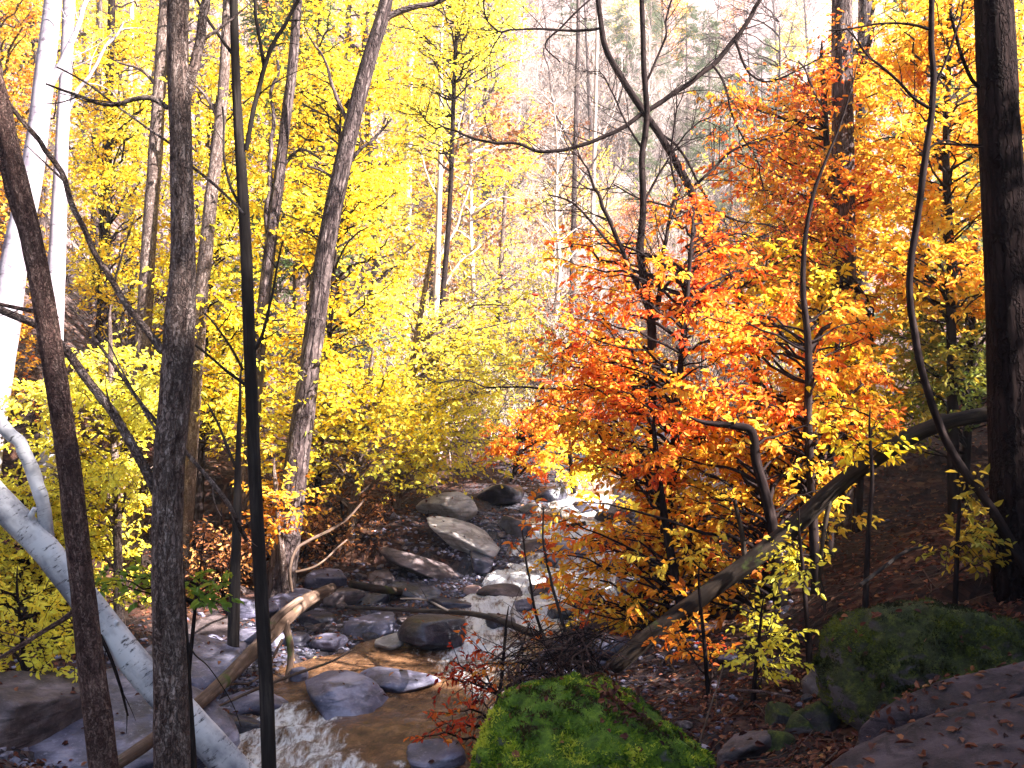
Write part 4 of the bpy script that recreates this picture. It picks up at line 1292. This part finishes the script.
log('dead_branch', 'fallen grey stick on the dark slope behind the dark mossy boulder', [(860, 585, 4, 8.4), (880, 570, 4, 8.6), (905, 552, 3.4, 8.8), (930, 545, 2.5, 9)], 'bark_dark', 60, sides=7)

# tangle of dead roots at the water's edge behind the mossy boulder
rng = np.random.default_rng(61)
pc = pix(552, 668, 7.4)
bt = thing('brush_pile', 'dark tangle of dead roots and twigs piled behind the mossy boulder', 'brush pile', pc)
for nm, n, r0, mt in (('roots', 110, 0.010, 'bark_red'), ('twigs', 170, 0.005, 'twig')):
    pp = []
    for k in range(n):
        a = pix(rng.uniform(510, 605), rng.uniform(632, 710), rng.uniform(7.0, 7.9))
        d = unit(rng.normal(size=3) * np.array([1, .6, .55]) + np.array([-0.15, 0, .25]))
        ln = rng.uniform(0.2, 0.55)
        b = a + d * ln * .5 + rng.normal(size=3) * .06
        c = a + d * ln + np.array([0, 0, -.1]) + rng.normal(size=3) * .08
        pp.append(spline([a - d * ln * .4 - np.array([0, 0, .06]), a, b, c], 8))
    mb = MB()
    mb.tubes(np.array(pp), taper(n, 8, r0 * rng.uniform(.5, 1.2, n), .0015), 5)
    mb.build(nm, M[mt], bt, pc)

# ------------------------------------------------------------------ orange and gold beeches of the right bank
def stem_only(ctrl, Y, top=0.3):
    return stem_from(ctrl, Y, top, n=50)


R = np.random.default_rng(71)
def beech(label, Y, ctrl, boxes, mat, seed, leaf=0.10, bark='twig', tint=(0.1, 0.9), name='beech', **kw):
    stem, rad = stem_only(ctrl, Y)
    tg = []
    for (bx, n, dp) in boxes:
        tg += region_targets(R, n, bx, dp)
    kw.setdefault('m2', 9)
    kw.setdefault('l2', 0.42)
    kw.setdefault('nleaf', 9)
    return leafy_tree(name, label, 'tree', stem, rad, tg, mat, bark, seed, leaf=leaf, tint=tint, **kw)


beech('beech sapling with scarlet and orange leaves around the dark straight tree', 11.0, [(690, 260, 4), (684, 330, 6), (676, 420, 8), (670, 520, 10), (664, 600, 11)],
      [((560, 280, 760, 410), 44, (9.6, 13)), ((520, 330, 620, 420), 16, (10, 13.5)), ((640, 390, 780, 480), 16, (9.8, 12.5)), ((540, 225, 700, 300), 14, (10.5, 13.5)), ((680, 190, 800, 300), 14, (11, 13.5))], 'leaf_orange', 72, 0.09, tint=(0.28, 1.0))
beech('beech with amber leaves over the stream and a crooked dark stem', 10.2, [(716, 424, 6), (735, 426, 8), (752, 432, 9), (756, 460, 10), (764, 490, 11), (773, 530, 12), (778, 580, 13)],
      [((590, 400, 880, 520), 40, (10.2, 12.6)), ((540, 480, 690, 600), 18, (9.2, 11.4)), ((590, 560, 650, 630), 5, (10.6, 11.6))], 'leaf_gold', 73, 0.095, tint=(0.15, 0.95))
beech('beech with orange leaf tiers just right of the amber one', 10.4, [(852, 86, 1.5), (840, 125, 2.2), (826, 160, 3), (814, 192, 4), (805, 240, 5), (803, 290, 6), (807, 330, 7), (809, 370, 8), (808, 420, 8.5), (812, 500, 9)],
      [((680, 290, 890, 460), 50, (10.2, 13.2)), ((620, 450, 740, 570), 10, (9.8, 11.6))], 'leaf_orange', 74, 0.095, tint=(0.35, 1.0))
beech('beech with broad low golden sprays hanging over the cascade', 10.2, [(655, 440, 5), (662, 500, 7), (672, 560, 9), (684, 620, 10)],
      [((520, 520, 660, 630), 20, (10.4, 12.4)), ((600, 470, 720, 560), 10, (10.6, 12.4)), ((560, 380, 650, 470), 16, (10, 12))], 'leaf_orange', 89, 0.09, tint=(0.3, 1.0), l2=.5)
beech('beech with orange sprays reaching right above the mossy log', 11.8, [(838, 330, 5), (836, 380, 6), (832, 440, 8), (830, 500, 9)],
      [((770, 360, 900, 450), 22, (10.6, 13)), ((690, 450, 800, 530), 12, (10.6, 12.4))], 'leaf_gold', 90, 0.09, tint=(0.0, .8), l2=.5)
beech('golden beech high behind the orange tiers before the purple-brown trunk', 14.5, [(870, 40, 5), (853, 90, 6), (830, 150, 7), (815, 190, 8), (805, 250, 9), (803, 330, 10), (806, 420, 11)],
      [((750, 150, 920, 340), 64, (12.8, 16)), ((690, 230, 800, 330), 24, (13, 16)), ((800, 60, 920, 180), 34, (13, 16))], 'leaf_gold', 75, 0.10, tint=(0.35, 1.0), l2=.55)
beech('beech with a red-orange top against the purple-brown trunk', 14.0, [(822, 60, 4), (826, 130, 6), (828, 200, 8), (822, 300, 9), (820, 400, 10)],
      [((770, 70, 880, 190), 26, (12.6, 15)), ((780, 180, 900, 250), 20, (12.6, 15)), ((690, 100, 800, 190), 16, (13, 15))], 'leaf_orange', 76, 0.10, tint=(0.25, 0.95), l2=.5)
beech('golden beech between the thin leaning trunk and the massive black one', 12.5, [(950, -10, 5), (948, 80, 6), (946, 160, 7), (950, 260, 9), (952, 380, 10)],
      [((870, -20, 1010, 130), 54, (11, 15)), ((850, 130, 990, 320), 64, (11, 14.5)), ((990, 0, 1070, 300), 30, (11, 14))], 'leaf_gold', 77, 0.10, tint=(0.3, 1.0), l2=.5)
beech('olive-leaved young tree in the shade beside the massive black trunk', 13.5, [(975, 250, 5), (972, 330, 6), (968, 420, 8), (965, 480, 9)],
      [((880, 270, 1010, 400), 46, (12, 16)), ((860, 330, 960, 440), 24, (12, 15)), ((1010, 200, 1080, 420), 20, (11, 15))], 'leaf_olive', 78, 0.10, tint=(0.1, 0.9), l2=.5)
beech('yellow-leaved twiggy young tree at the foot of the purple-brown trunk', 13.0, [(872, 330, 4), (868, 380, 5), (862, 430, 7), (860, 470, 8)],
      [((800, 340, 900, 450), 34, (11.5, 14)), ((720, 240, 830, 340), 26, (11.8, 14))], 'leaf_yellow', 79, 0.095, tint=(0.1, 0.8))
beech('small sapling holding a few yellow leaves over the mossy log', 8.6, [(870, 440, 3), (872, 480, 4), (868, 540, 5), (866, 590, 6)],
      [((845, 430, 890, 470), 4, (8.2, 8.9)), ((820, 395, 880, 440), 3, (8.4, 9))], 'leaf_yellow', 80, 0.085, tint=(0.2, 0.8), m2=5, nleaf=6, name='sapling')
beech('sapling with yellow-green leaf tiers below the mossy log', 8.4, [(800, 540, 3), (803, 570, 4), (806, 610, 5), (808, 640, 6)],
      [((765, 545, 828, 582), 6, (7.9, 8.8))], 'leaf_lemon', 81, 0.068, tint=(0.2, 0.9), m2=6, nleaf=7, name='sapling')
beech('low sapling with yellow-green leaves near the ground right of the stream', 7.8, [(760, 630, 3), (757, 655, 4), (754, 690, 5)],
      [((725, 620, 800, 665), 9, (7.3, 8.2))], 'leaf_lemon', 82, 0.065, tint=(0.2, 1.0), m2=6, nleaf=7, name='sapling')
beech('seedling with rusty leaves at the right foot of the stream bank', 8.2, [(700, 600, 3), (704, 640, 4), (708, 690, 5)],
      [((665, 615, 720, 655), 5, (8.2, 9))], 'leaf_orange', 83, 0.08, tint=(0.2, 0.9), m2=6, nleaf=7, name='sapling')
beech('olive and gold shrub left of the massive black trunk foot', 8.3, [(960, 500, 3), (958, 530, 4), (956, 580, 5)],
      [((935, 490, 990, 570), 10, (8, 8.6))], 'leaf_olive', 85, 0.085, m2=5, nleaf=6, name='shrub', tint=(0, .6))
beech('small red-leaved sprig hanging over the near stream', 8.6, [(505, 640, 3), (500, 690, 3.4), (492, 720, 4)],
      [((440, 645, 500, 690), 9, (8.3, 9)), ((400, 715, 470, 752), 5, (7.6, 8.2))], 'leaf_red', 86, 0.07, m2=5, nleaf=5, name='shrub')
beech('pale green shrub over the stream at the end of the view', 19, [(570, 455, 4), (572, 480, 5), (574, 500, 6)], [((530, 440, 610, 480), 16, (18, 20))], 'leaf_lemon', 87, 0.10, m2=8, name='shrub')
beech('deep orange shrub over the dark rocks where the stream disappears', 19.5, [(520, 430, 4), (515, 470, 5), (510, 490, 6)], [((480, 415, 560, 470), 20, (18.5, 21)), ((540, 380, 640, 440), 22, (18, 21))], 'leaf_orange', 88, 0.11, m2=8, name='shrub', tint=(.2, .9))

# ------------------------------------------------------------------ yellow understory of the left slope
under = [
    ('yellow beech with broad level tiers behind the slim dark trunk', 15.5, [(340, 130, 3), (336, 230, 4), (330, 330, 5), (322, 430, 6)], [((250, 180, 420, 400), 80, (13.5, 18)), ((240, 60, 420, 200), 40, (14, 18))], 'leaf_yellow'),
    ('lemon-yellow beech whose lowest tiers reach toward the stream', 16.5, [(430, 260, 4), (418, 330, 6), (405, 410, 8), (398, 480, 9)], [((350, 290, 550, 420), 60, (15, 19)), ((380, 400, 520, 480), 30, (15, 18))], 'leaf_lemon'),
    ('yellow beech filling the gap between forked and slim trunks', 14.5, [(215, 120, 5), (208, 230, 7), (204, 330, 9), (200, 450, 10)], [((150, 200, 270, 420), 60, (12.5, 17)), ((180, 60, 280, 220), 36, (13, 17))], 'leaf_yellow'),
    ('lemon-green leafy bush tree between the white trunks and the forked trunk', 11.5, [(110, 330, 4), (112, 400, 6), (116, 480, 8), (118, 560, 9)], [((60, 350, 165, 520), 60, (10, 13)), ((0, 380, 80, 500), 30, (10, 13))], 'leaf_lemon'),
    ('tall yellow tree right of the thinner white trunk', 18, [(112, 0, 7), (108, 120, 9), (104, 260, 11), (100, 400, 12)], [((70, 20, 180, 180), 64, (16, 20)), ((70, 160, 170, 300), 44, (16, 20))], 'leaf_yellow'),
    ('golden tree behind the white trunks at the left edge', 17, [(-5, -20, 6), (0, 100, 8), (6, 250, 10), (8, 400, 12)], [((-60, -20, 60, 180), 50, (15, 19)), ((-50, 180, 50, 400), 44, (14, 18))], 'leaf_gold'),
    ('yellow tree crowning the top above the big leaning trunk', 20, [(462, -40, 3), (455, 60, 4), (450, 200, 5), (440, 330, 6)], [((360, -30, 530, 60), 56, (18, 22)), ((370, 60, 440, 150), 26, (18, 22))], 'leaf_lemon'),
    ('low yellow beech over the brown bank above the gravel bar', 15.0, [(372, 360, 4), (365, 420, 6), (358, 470, 8), (352, 520, 9)], [((190, 370, 440, 462), 84, (12.8, 16.5))], 'leaf_yellow'),
    ('bright yellow bush tree at the lower left behind the leaning birch', 11.5, [(20, 470, 4), (24, 540, 5), (30, 590, 7), (34, 640, 8)], [((-40, 480, 90, 650), 90, (10.4, 12.6)), ((60, 480, 160, 600), 30, (11, 13))], 'leaf_lemon'),
    ('golden shrub right of the slim dark trunk at the foot of the slope', 13.0, [(275, 480, 4), (278, 510, 5), (282, 550, 6)], [((255, 490, 310, 530), 8, (12.4, 13.8))], 'leaf_gold'),
    ('yellow tree high between the slim trunk and the big leaning trunk', 19, [(322, -20, 3), (316, 80, 4), (312, 200, 5), (308, 330, 6)], [((240, -20, 380, 130), 50, (17, 21)), ((300, 120, 400, 240), 30, (17, 21))], 'leaf_yellow'),
    ('pale yellow tree at the back of the sunlit glade', 26, [(505, 200, 4), (500, 280, 5), (495, 360, 7)], [((440, 240, 560, 400), 60, (23, 28))], 'leaf_lemon'),
]
for i, (lb, Y, ctrl, boxes, mt) in enumerate(under):
    near = Y < 12.6
    beech(lb, Y, ctrl, boxes, mt, 120 + i, 0.08 if near else 0.095, bark='bark_brown' if i % 2 else 'twig', tint=(0.15, 0.95), l2=0.42 if near else 0.8, m2=9 if near else 10, nleaf=8 if near else 10, fine=near or Y < 15)

beech('leafy sprig of fresh green leaves hanging between the forked trunk and the stream', 7.6, [(200, 570, 2), (196, 600, 3), (192, 640, 4)],
      [((186, 578, 232, 606), 7, (7.2, 7.8)), ((92, 565, 150, 585), 7, (7.2, 7.8))], 'leaf_green', 140, 0.085, m2=3, l2=.2, nleaf=5, name='sapling', tint=(.2, 1))
beech('low yellow-green shrub on the ground at the lower left edge', 8.6, [(18, 600, 3), (22, 640, 4), (26, 680, 5)], [((-40, 585, 82, 690), 34, (7.9, 9.2))], 'leaf_lemon', 141, 0.07, m2=7, l2=.3, nleaf=8, name='shrub', tint=(.2, 1))
# thickets along the brown bank
sp = [('tangled russet thicket on the brown bank left of the tilted slabs', 15.2, 340, 520, 60), ('dense russet thicket below the yellow beech tiers', 14.6, 295, 540, 50),
      ('rust-coloured thicket above the long brown slab', 16.2, 392, 535, 45), ('dry brown thicket behind the short straight trunk', 12.8, 222, 560, 40)]
for i, (lb, Y, px, py, hw_) in enumerate(sp):
    beech(lb, Y, [(px, py - 30, 3), (px + 3, py, 4), (px + 2, py + 30, 5)], [((px - hw_, py - 35, px + hw_, py + 35), 44, (Y - 1, Y + 1))], 'leaf_russet', 150 + i, 0.075, m2=8, l2=.4, nleaf=4, name='thicket', flat=.2, tint=(0, .9), rise=.8)

# ------------------------------------------------------------------ far woods: prototypes copied over the slopes
def proto_leafy(seed, h, mat, bark, ncr, r, leaf, zlo=0.3, m2=10, nleaf=9, l2=0.95):
    rng = np.random.default_rng(seed)
    lean = rng.normal(size=2) * 0.06
    z = np.linspace(-0.3, h, 26)
    wob = np.stack([fbm(np.stack([z * .25 + seed, z * 0 + k * 9, z * 0], -1), 2) for k in range(2)], -1) * 0.35
    stem = np.stack([lean[0] * z + wob[:, 0] - wob[0, 0], lean[1] * z + wob[:, 1] - wob[0, 1], z], -1)
    rad = np.interp(z, [-.3, .4, h], [0.012 * h * 1.5, 0.012 * h, 0.02])
    tg = rand_targets(rng, ncr, (lean[0] * h * .6, lean[1] * h * .6, 0), h * zlo, h * 1.05, 0.4, r)
    return leafy_tree('tree', 'x', 'tree', stem, rad, tg, mat, bark, seed, leaf=leaf, m2=m2, l2=l2, nleaf=nleaf, fine=False, sides=9, flat=.35, rb=0.02, tint=(.05, .95), ratio=0.6)


def proto_bare(seed, h, bark, n1=22):
    rng = np.random.default_rng(seed)
    lean = rng.normal(size=2) * 0.07
    z = np.linspace(-0.3, h, 26)
    wob = np.stack([fbm(np.stack([z * .25 + seed, z * 0 + k * 9, z * 0], -1), 2) for k in range(2)], -1) * 0.4
    stem = np.stack([lean[0] * z + wob[:, 0] - wob[0, 0], lean[1] * z + wob[:, 1] - wob[0, 1], z], -1)
    rad = np.interp(z, [-.3, .4, h], [0.011 * h * 1.4, 0.011 * h, 0.015])
    t = thing('bare_tree', 'x', 'tree', (0, 0, 0))
    mb = MB()
    mb.tubes(stem, rad, 9, 0.05, seed=seed)
    mb.build('trunk', M[bark], t)
    tg = rand_targets(rng, n1, (0, 0, 0), h * .3, h * 1.1, .5, h * .24)
    L1 = reach(rng, stem, tg, rise=.8)
    L2 = offshoots(rng, L1, 8, .2, 1, h * .11, .7, .3, k=4, wob=.4)
    L3 = offshoots(rng, L2, 6, .2, 1, h * .05, .7, .3, k=3, wob=.4)
    br = MB()
    br.tubes(L1, taper(len(L1), 9, .03, .008), 5)
    br.tubes(L2, taper(len(L2), 4, .012, .005), 3)
    br.tubes(L3, taper(len(L3), 3, .007, .003), 3)
    br.build('branches', M[bark], t)
    return t


def proto_brush(seed, h, bark, leaf=None):
    rng = np.random.default_rng(seed)
    t = thing('brush', 'x', 'shrub', (0, 0, 0))
    n = 16
    az, el = rng.uniform(0, 6.28, n), rng.uniform(.75, 1.45, n)
    d = np.stack([np.cos(az) * np.cos(el), np.sin(az) * np.cos(el), np.sin(el)], -1)
    ln = h * rng.uniform(.6, 1.1, n)
    u = np.linspace(0, 1, 8)
    L1 = rng.normal(size=(n, 1, 3)) * np.array([.25, .25, 0]) + d[:, None] * (ln[:, None] * u)[..., None] + np.cumsum(rng.normal(size=(n, 8, 3)) * .05 * h / 3, 1)
    L1[:, 0, 2] = -.2
    L2 = offshoots(rng, L1, 8, .25, 1, h * .28, .6, .2, k=5, wob=.5)
    L3 = offshoots(rng, L2, 5, .2, 1, h * .12, .7, .2, k=3, wob=.5)
    mb = MB()
    mb.tubes(L1, taper(n, 8, .02, .006), 4)
    mb.tubes(L2, taper(len(L2), 5, .009, .004), 3)
    mb.tubes(L3, taper(len(L3), 3, .006, .003), 3)
    mb.build('stems', M[bark], t)
    if leaf:
        lv = Leaves()
        lv.on(rng, L3[::3], 3, .09, tint=(.1, .9))
        lv.build('leaves', M[leaf], t, (0, 0, 0), .6, False)
    return t


def proto_hemlock(seed, h, r):
    rng = np.random.default_rng(seed)
    z = np.linspace(-.3, h, 20)
    stem = np.stack([z * 0 + .02 * z, z * 0, z], -1)
    rad = np.interp(z, [-.3, .4, h], [.02 * h, .016 * h, .01])
    tg = rand_targets(rng, 90, (0, 0, 0), h * .12, h, .3, r, 'cone')
    return leafy_tree('hemlock', 'x', 'evergreen', stem, rad, tg, 'needle', 'bark_brown', seed, leaf=.10, m2=12, l2=.6, nleaf=14, fine=False, sides=9, flat=.9, ratio=.28, droop=.2, rise=-.1)


protos = {'yellow': [proto_leafy(201, 9, 'leaf_yellow', 'bark_far', 69, 2.4, 0.115), proto_leafy(202, 7, 'leaf_yellow', 'bark_pale', 59, 2.2, 0.105, .18), proto_leafy(203, 11, 'leaf_lemon', 'bark_far', 75, 2.7, 0.125)],
          'gold': [proto_leafy(204, 8, 'leaf_gold', 'bark_far', 64, 2.3, 0.115), proto_leafy(205, 6, 'leaf_orange', 'bark_far', 52, 2.0, 0.105, .2)],
          'russet': [proto_leafy(206, 7, 'leaf_russet', 'bark_pale', 40, 2.2, .14, .2, 9, 5)],
          'bare': [proto_bare(211, 10, 'bark_pale'), proto_bare(212, 8, 'bark_pale', 26), proto_bare(213, 12, 'bark_far')],
          'brush': [proto_brush(231, 3.4, 'bark_pale'), proto_brush(232, 2.6, 'bark_pale', 'leaf_lemon'), proto_brush(233, 3.0, 'bark_far', 'leaf_russet'), proto_brush(234, 4.0, 'bark_pale')],
          'hemlock': [proto_hemlock(221, 9, 2.2)]}
looks = {'brush': ('twiggy shrub', 'twiggy shrubs of the far slope'), 'yellow': ('yellow tree', 'yellow trees of the far woods'), 'gold': ('orange-gold tree', 'orange-gold trees of the far woods'),
         'russet': ('russet tree', 'russet trees of the far woods'), 'bare': ('pale bare tree', 'bare trees of the far slope'), 'hemlock': ('green hemlock', 'hemlocks of the far woods')}
marks = [(80, 'past the white trunks'), (165, 'left of the forked trunk'), (238, 'left of the slim trunk'), (310, 'right of the slim trunk'), (400, 'by the leaning trunk'),
         (470, 'by the glade sapling'), (560, 'above the stream bend'), (650, 'by the straight tree'), (760, 'by the dark leaning tree'), (860, 'by the purple-brown trunk'),
         (980, 'left of the black trunk'), (2000, 'beyond the black trunk')]
spots = []
rng = np.random.default_rng(99)
used = {k: [False] * len(v) for k, v in protos.items()}


def try_spot(x, y, kind, s, gap):
    for sx, sy, *_ in spots:
        if (sx - x) ** 2 + (sy - y) ** 2 < gap * gap:
            return
    spots.append((x, y, kind, s))


def pick(px, py):
    r = rng.random()
    if px < 430:
        return 'yellow' if r < .66 else 'bare' if r < .80 else 'gold' if r < .90 else 'russet'
    if px < 640:
        return 'bare' if r < .62 else 'yellow' if r < .78 else 'russet' if r < .93 else 'hemlock'
    if px < 760:
        return 'bare' if r < .55 else 'russet' if r < .7 else 'gold' if r < .86 else 'hemlock'
    return 'gold' if r < .5 else 'yellow' if r < .72 else 'bare' if r < .9 else 'hemlock'


for hx in ((270, 22), (300, 20.5), (570, 75), (650, 70), (690, 60), (545, 34), (735, 48), (790, 52), (712, 58), (625, 62), (830, 44), (765, 60), (600, 80)):
    p = pix(hx[0], 400, hx[1])
    spots.append((p[0], p[1], 'hemlock', 0.35 if hx[1] == 34 else 1.25))
for k in range(1500):
    Y = 21 + 78 * rng.random() ** 1.4
    x = rng.uniform(-.62, .62) * Y
    dist, hw, zs, sd = near_stream(np.array([x]), np.array([Y]))
    if dist[0] - hw[0] < (2.5 if Y > 26 else 3.5):
        continue
    px, py, _ = proj(np.array([x, Y, gz(x, Y)]))
    kind = pick(px, py)
    if Y < 30 and 430 < px < 640 and kind != 'bare' and rng.random() < .6:
        continue
    try_spot(x, Y, kind, rng.uniform(.75, 1.25), 2.6 + 0.018 * Y)
spots = spots[:200]
for k in range(1200):
    Y = 20 + 50 * rng.random() ** 1.3
    u = rng.uniform(-.5, .34)
    x = u * Y
    dist, hw, zs, sd = near_stream(np.array([x]), np.array([Y]))
    if dist[0] - hw[0] < 1.6 or (u < -.12 and rng.random() < .75):
        continue
    try_spot(x, Y, 'brush', rng.uniform(.8, 1.4) * (1 + max(Y - 30, 0) / 60), 1.5)
    if len(spots) > 370:
        break
for k in range(9):  # young hemlocks added out of view to keep sun off the right-hand ground
    spots.append((8.7 + .9 * (k % 2) + rng.uniform(-.2, .2), 4.6 + 1.05 * k, 'hemlock', rng.uniform(.48, .62)))
# unseen woods added on the right-hand spur to shade the near bank
n0 = len(spots)
for k in range(900):
    y = rng.uniform(-20, 12)
    x = rng.uniform(5.0, 20)
    px, py, dz = proj(np.array([x, y, gz(x, y)]))
    if y > 2.5 and px - 2.2 * F / max(dz, 1) < 1030:
        continue
    q = x * 0.454 + y * 0.891
    if len(spots) - n0 >= 40:
        break
    if q > 7.3:
        continue
    try_spot(x, y, 'gold' if rng.random() < .25 else 'hemlock', rng.uniform(.95, 1.35) * (.56 if 1.2 < q < 4.9 else 1), 2.0)
for hx, hy, hs in ((8.4, 3.2, .8), (9.6, 3.9, .85), (7.6, 2.2, .75), (11, 2.8, 1.1)):  # more unseen hemlocks, put in to close sunny gaps on the right bank
    spots.append((hx, hy, 'hemlock', hs))
labs = {}
for (x, y, kind, s) in spots:
    v = int(rng.integers(0, len(protos[kind])))
    src = protos[kind][v]
    o = src if not used[kind][v] else copy_tree(src)
    used[kind][v] = True
    z = gz(x, y)
    o.location = (x, y, z - 0.05)
    o.scale = (s, s, s * rng.uniform(.9, 1.1))
    o.rotation_euler = (0, 0, rng.uniform(0, 6.28))
    o['group'] = looks[kind][1]
    px, py, dz = proj(np.array([x, y, z]))
    if y < 20:
        band, mk = 'added unseen for shade', 'beyond the black trunk'
    else:
        band = 'at the slope foot' if y < 34 else 'partway up the slope' if y < 60 else 'high on the slope'
        mk = next(m for lim, m in marks if px < lim)
    labs.setdefault(('big ' if s > 1.02 else 'small ') + looks[kind][0] + ' ' + band + ', ' + mk, []).append((px, o))
ordi = ['first', 'second', 'third', 'fourth', 'fifth', 'sixth', 'seventh', 'eighth', 'ninth', 'tenth', 'eleventh', 'twelfth']
for lb, lst in labs.items():
    lst.sort(key=lambda a: a[0])
    for i, (px, o) in enumerate(lst):
        o['label'] = lb if len(lst) == 1 else lb + ', ' + ordi[min(i, 11)] + ' from left'
for k, u in used.items():
    for i, f in enumerate(u):
        if not f:
            for ch in list(protos[k][i].children):
                bpy.data.objects.remove(ch)
            bpy.data.objects.remove(protos[k][i])

# ------------------------------------------------------------------ moss pile on the two boulders, fallen leaves everywhere
def moss_blades(o, n, mat, ln, seed, thr):
    rng = np.random.default_rng(seed)
    me = o.data
    nv = len(me.vertices)
    co = np.empty(nv * 3)
    me.vertices.foreach_get('co', co)
    co = co.reshape(-1, 3)
    f = np.array([p.vertices[:] for p in me.polygons])
    a, b, c = co[f[:, 0]], co[f[:, 1]], co[f[:, 2]]
    nr = np.cross(b - a, c - a)
    area = np.linalg.norm(nr, axis=1) / 2
    nr = unit(nr)
    ok = (nr[:, 2] * .55 + 0.75 * fbm((a + b + c) / 3 * 3.1, 4)) > thr
    pr = area * ok
    i = rng.choice(len(f), n, p=pr / pr.sum())
    u, v = rng.random((2, n, 1))
    s = np.sqrt(u)
    p = a[i] * (1 - s) + b[i] * s * (1 - v) + c[i] * s * v
    lv = Leaves()
    lv.P, lv.D = [p - nr[i] * .002], [unit(nr[i] * .5 + rng.normal(size=(n, 3)) * .6)]
    lv.Nn, lv.L = [nr[i] + rng.normal(size=(n, 3)) * .45], [ln * rng.uniform(.5, 1.3, n) * np.clip(1 + 1.6 * fbm(p * 11, 3), .25, 2.2)]
    lv.T = [np.clip(.5 + 1.1 * fbm(p * 3.5, 3) + .9 * fbm(p * 13 + 5, 3) + rng.normal(size=n) * .12, 0, 1)]
    lv.build('moss', M[mat], o, (0, 0, 0), 0.35, False)


moss_blades(moss_boulder, 40000, 'moss', 0.022, 5, 0.10)
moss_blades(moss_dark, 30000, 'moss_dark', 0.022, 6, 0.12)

allv, allt, off = [GV], [np.vstack([GQ[:, :3], GQ[:, [0, 2, 3]]])], len(GV)
for p, f in ROCKS:
    allv.append(p)
    allt.append(f + off)
    off += len(p)
bvh = BVHTree.FromPolygons(np.vstack(allv).tolist(), np.vstack(allt).tolist())


def drop(name, label, n, sampler, size, seed, tint=(0, 1), mat='leaf_litter', keep_water=False, rocky=0.12):
    rng = np.random.default_rng(seed)
    P, Nn = [], []
    for k in range(n):
        x, y = sampler(rng)
        if not keep_water:
            dist, hw, zs = 0, 0, 0
        hit, nor, idx, d = bvh.ray_cast(Vector((x, y, gz_fast(x, y) + 6)), Vector((0, 0, -1)))
        if hit is None:
            continue
        if idx >= 2 * len(GQ) and rng.random() > rocky:
            continue
        cx, hw, zs = stream_at(y)
        if abs(x - cx) < hw and hit.z < zs + 0.04:
            continue
        if nor.z < 0:
            nor = -nor
        if nor.z < 0.45:
            continue
        P.append(hit + nor * (0.006 + 0.012 * rng.random()))
        Nn.append(nor)
    P, Nn = np.array(P), np.array(Nn)
    lv = Leaves()
    n = len(P)
    Nn = unit(Nn + rng.normal(size=(n, 3)) * .35)
    D = rng.normal(size=(n, 3))
    D = unit(D - Nn * (D * Nn).sum(1, keepdims=True))
    lv.P, lv.D, lv.Nn = [P], [D], [Nn]
    lv.L = [size * rng.uniform(.6, 1.25, n)]
    lv.T = [np.clip(rng.uniform(*tint, n), 0, 1)]
    o = lv.build(name, M[mat], None, (0, 0, 0), .6, True)
    tag(o, label, 'fallen leaves', None, 'stuff')


_gx, _gy = np.linspace(-14, 14, 113), np.linspace(2, 30, 113)
_GZ = hgt(*np.meshgrid(_gx, _gy))


def gz_fast(x, y):
    i = min(max(int((y - 2) / .25), 0), 112)
    j = min(max(int((x + 14) / .25), 0), 112)
    return float(_GZ[i, j])


def s_view(y0, y1, pw=1.3):
    def f(r):
        y = y0 + (y1 - y0) * r.random() ** pw
        return r.uniform(-.56, .56) * y, y
    return f


drop('fallen_leaves', 'red-brown fallen leaves covering the banks and rocks', 30000, s_view(3, 22), 0.065, 401, (0, .95))
drop('fallen_leaves', 'rusty fallen leaves on the shaded lower right bank', 9000, lambda r: (r.uniform(0.6, 4.6), r.uniform(3.0, 8.6)), 0.05, 402, (0.1, .9))


def on_boulder(r):
    c = pix(628, 706, 6.0)
    return c[0] + r.normal() * .10 - 0.05, c[1] + r.normal() * .16


drop('leaf_pile', 'handful of dead brown leaves lying on top of the green mossy boulder', 260, on_boulder, 0.055, 403, (.1, .8), rocky=1)


def drift(r):
    t_ = r.random()
    a, b = pix(730, 766, 4.7), pix(1010, 664, 6.0)
    p = a + (b - a) * t_
    return p[0] + r.normal() * .12, p[1] + r.normal() * .14


drop('leaf_drift', 'drift of rusty leaves in the crack between the ledge and the dark mossy boulder', 2600, drift, 0.05, 404, (.2, .95), rocky=.14)
rng = np.random.default_rng(405)
tw = []
for k in range(700):
    x, y = s_view(3.5, 18)(rng) if k % 2 else (rng.uniform(.8, 5), rng.uniform(4, 10))
    hit, nor, idx, d = bvh.ray_cast(Vector((x, y, gz_fast(x, y) + 6)), Vector((0, 0, -1)))
    cx, hw, zs = stream_at(y)
    if hit is None or idx >= 2 * len(GQ) or (abs(x - cx) < hw and hit.z < zs + .04):
        continue
    d = unit(np.array([rng.normal(), rng.normal(), 0])) * rng.uniform(.1, .4)
    nz = np.array(nor) * (1 if nor.z > 0 else -1)
    d = d - nz * (d @ nz)
    c = np.array(hit) + nz * .012
    tw.append(spline([c - d, c + rng.normal(size=3) * .015, c + d + nz * rng.uniform(0, .06)], 6))
mb = MB()
mb.tubes(np.array(tw), taper(len(tw), 6, rng.uniform(.003, .009, len(tw)), .0015), 5)
tag(mb.build('fallen_twigs', M['dead_wood']), 'fallen sticks and twigs littering the banks', 'fallen twigs', None, 'stuff')
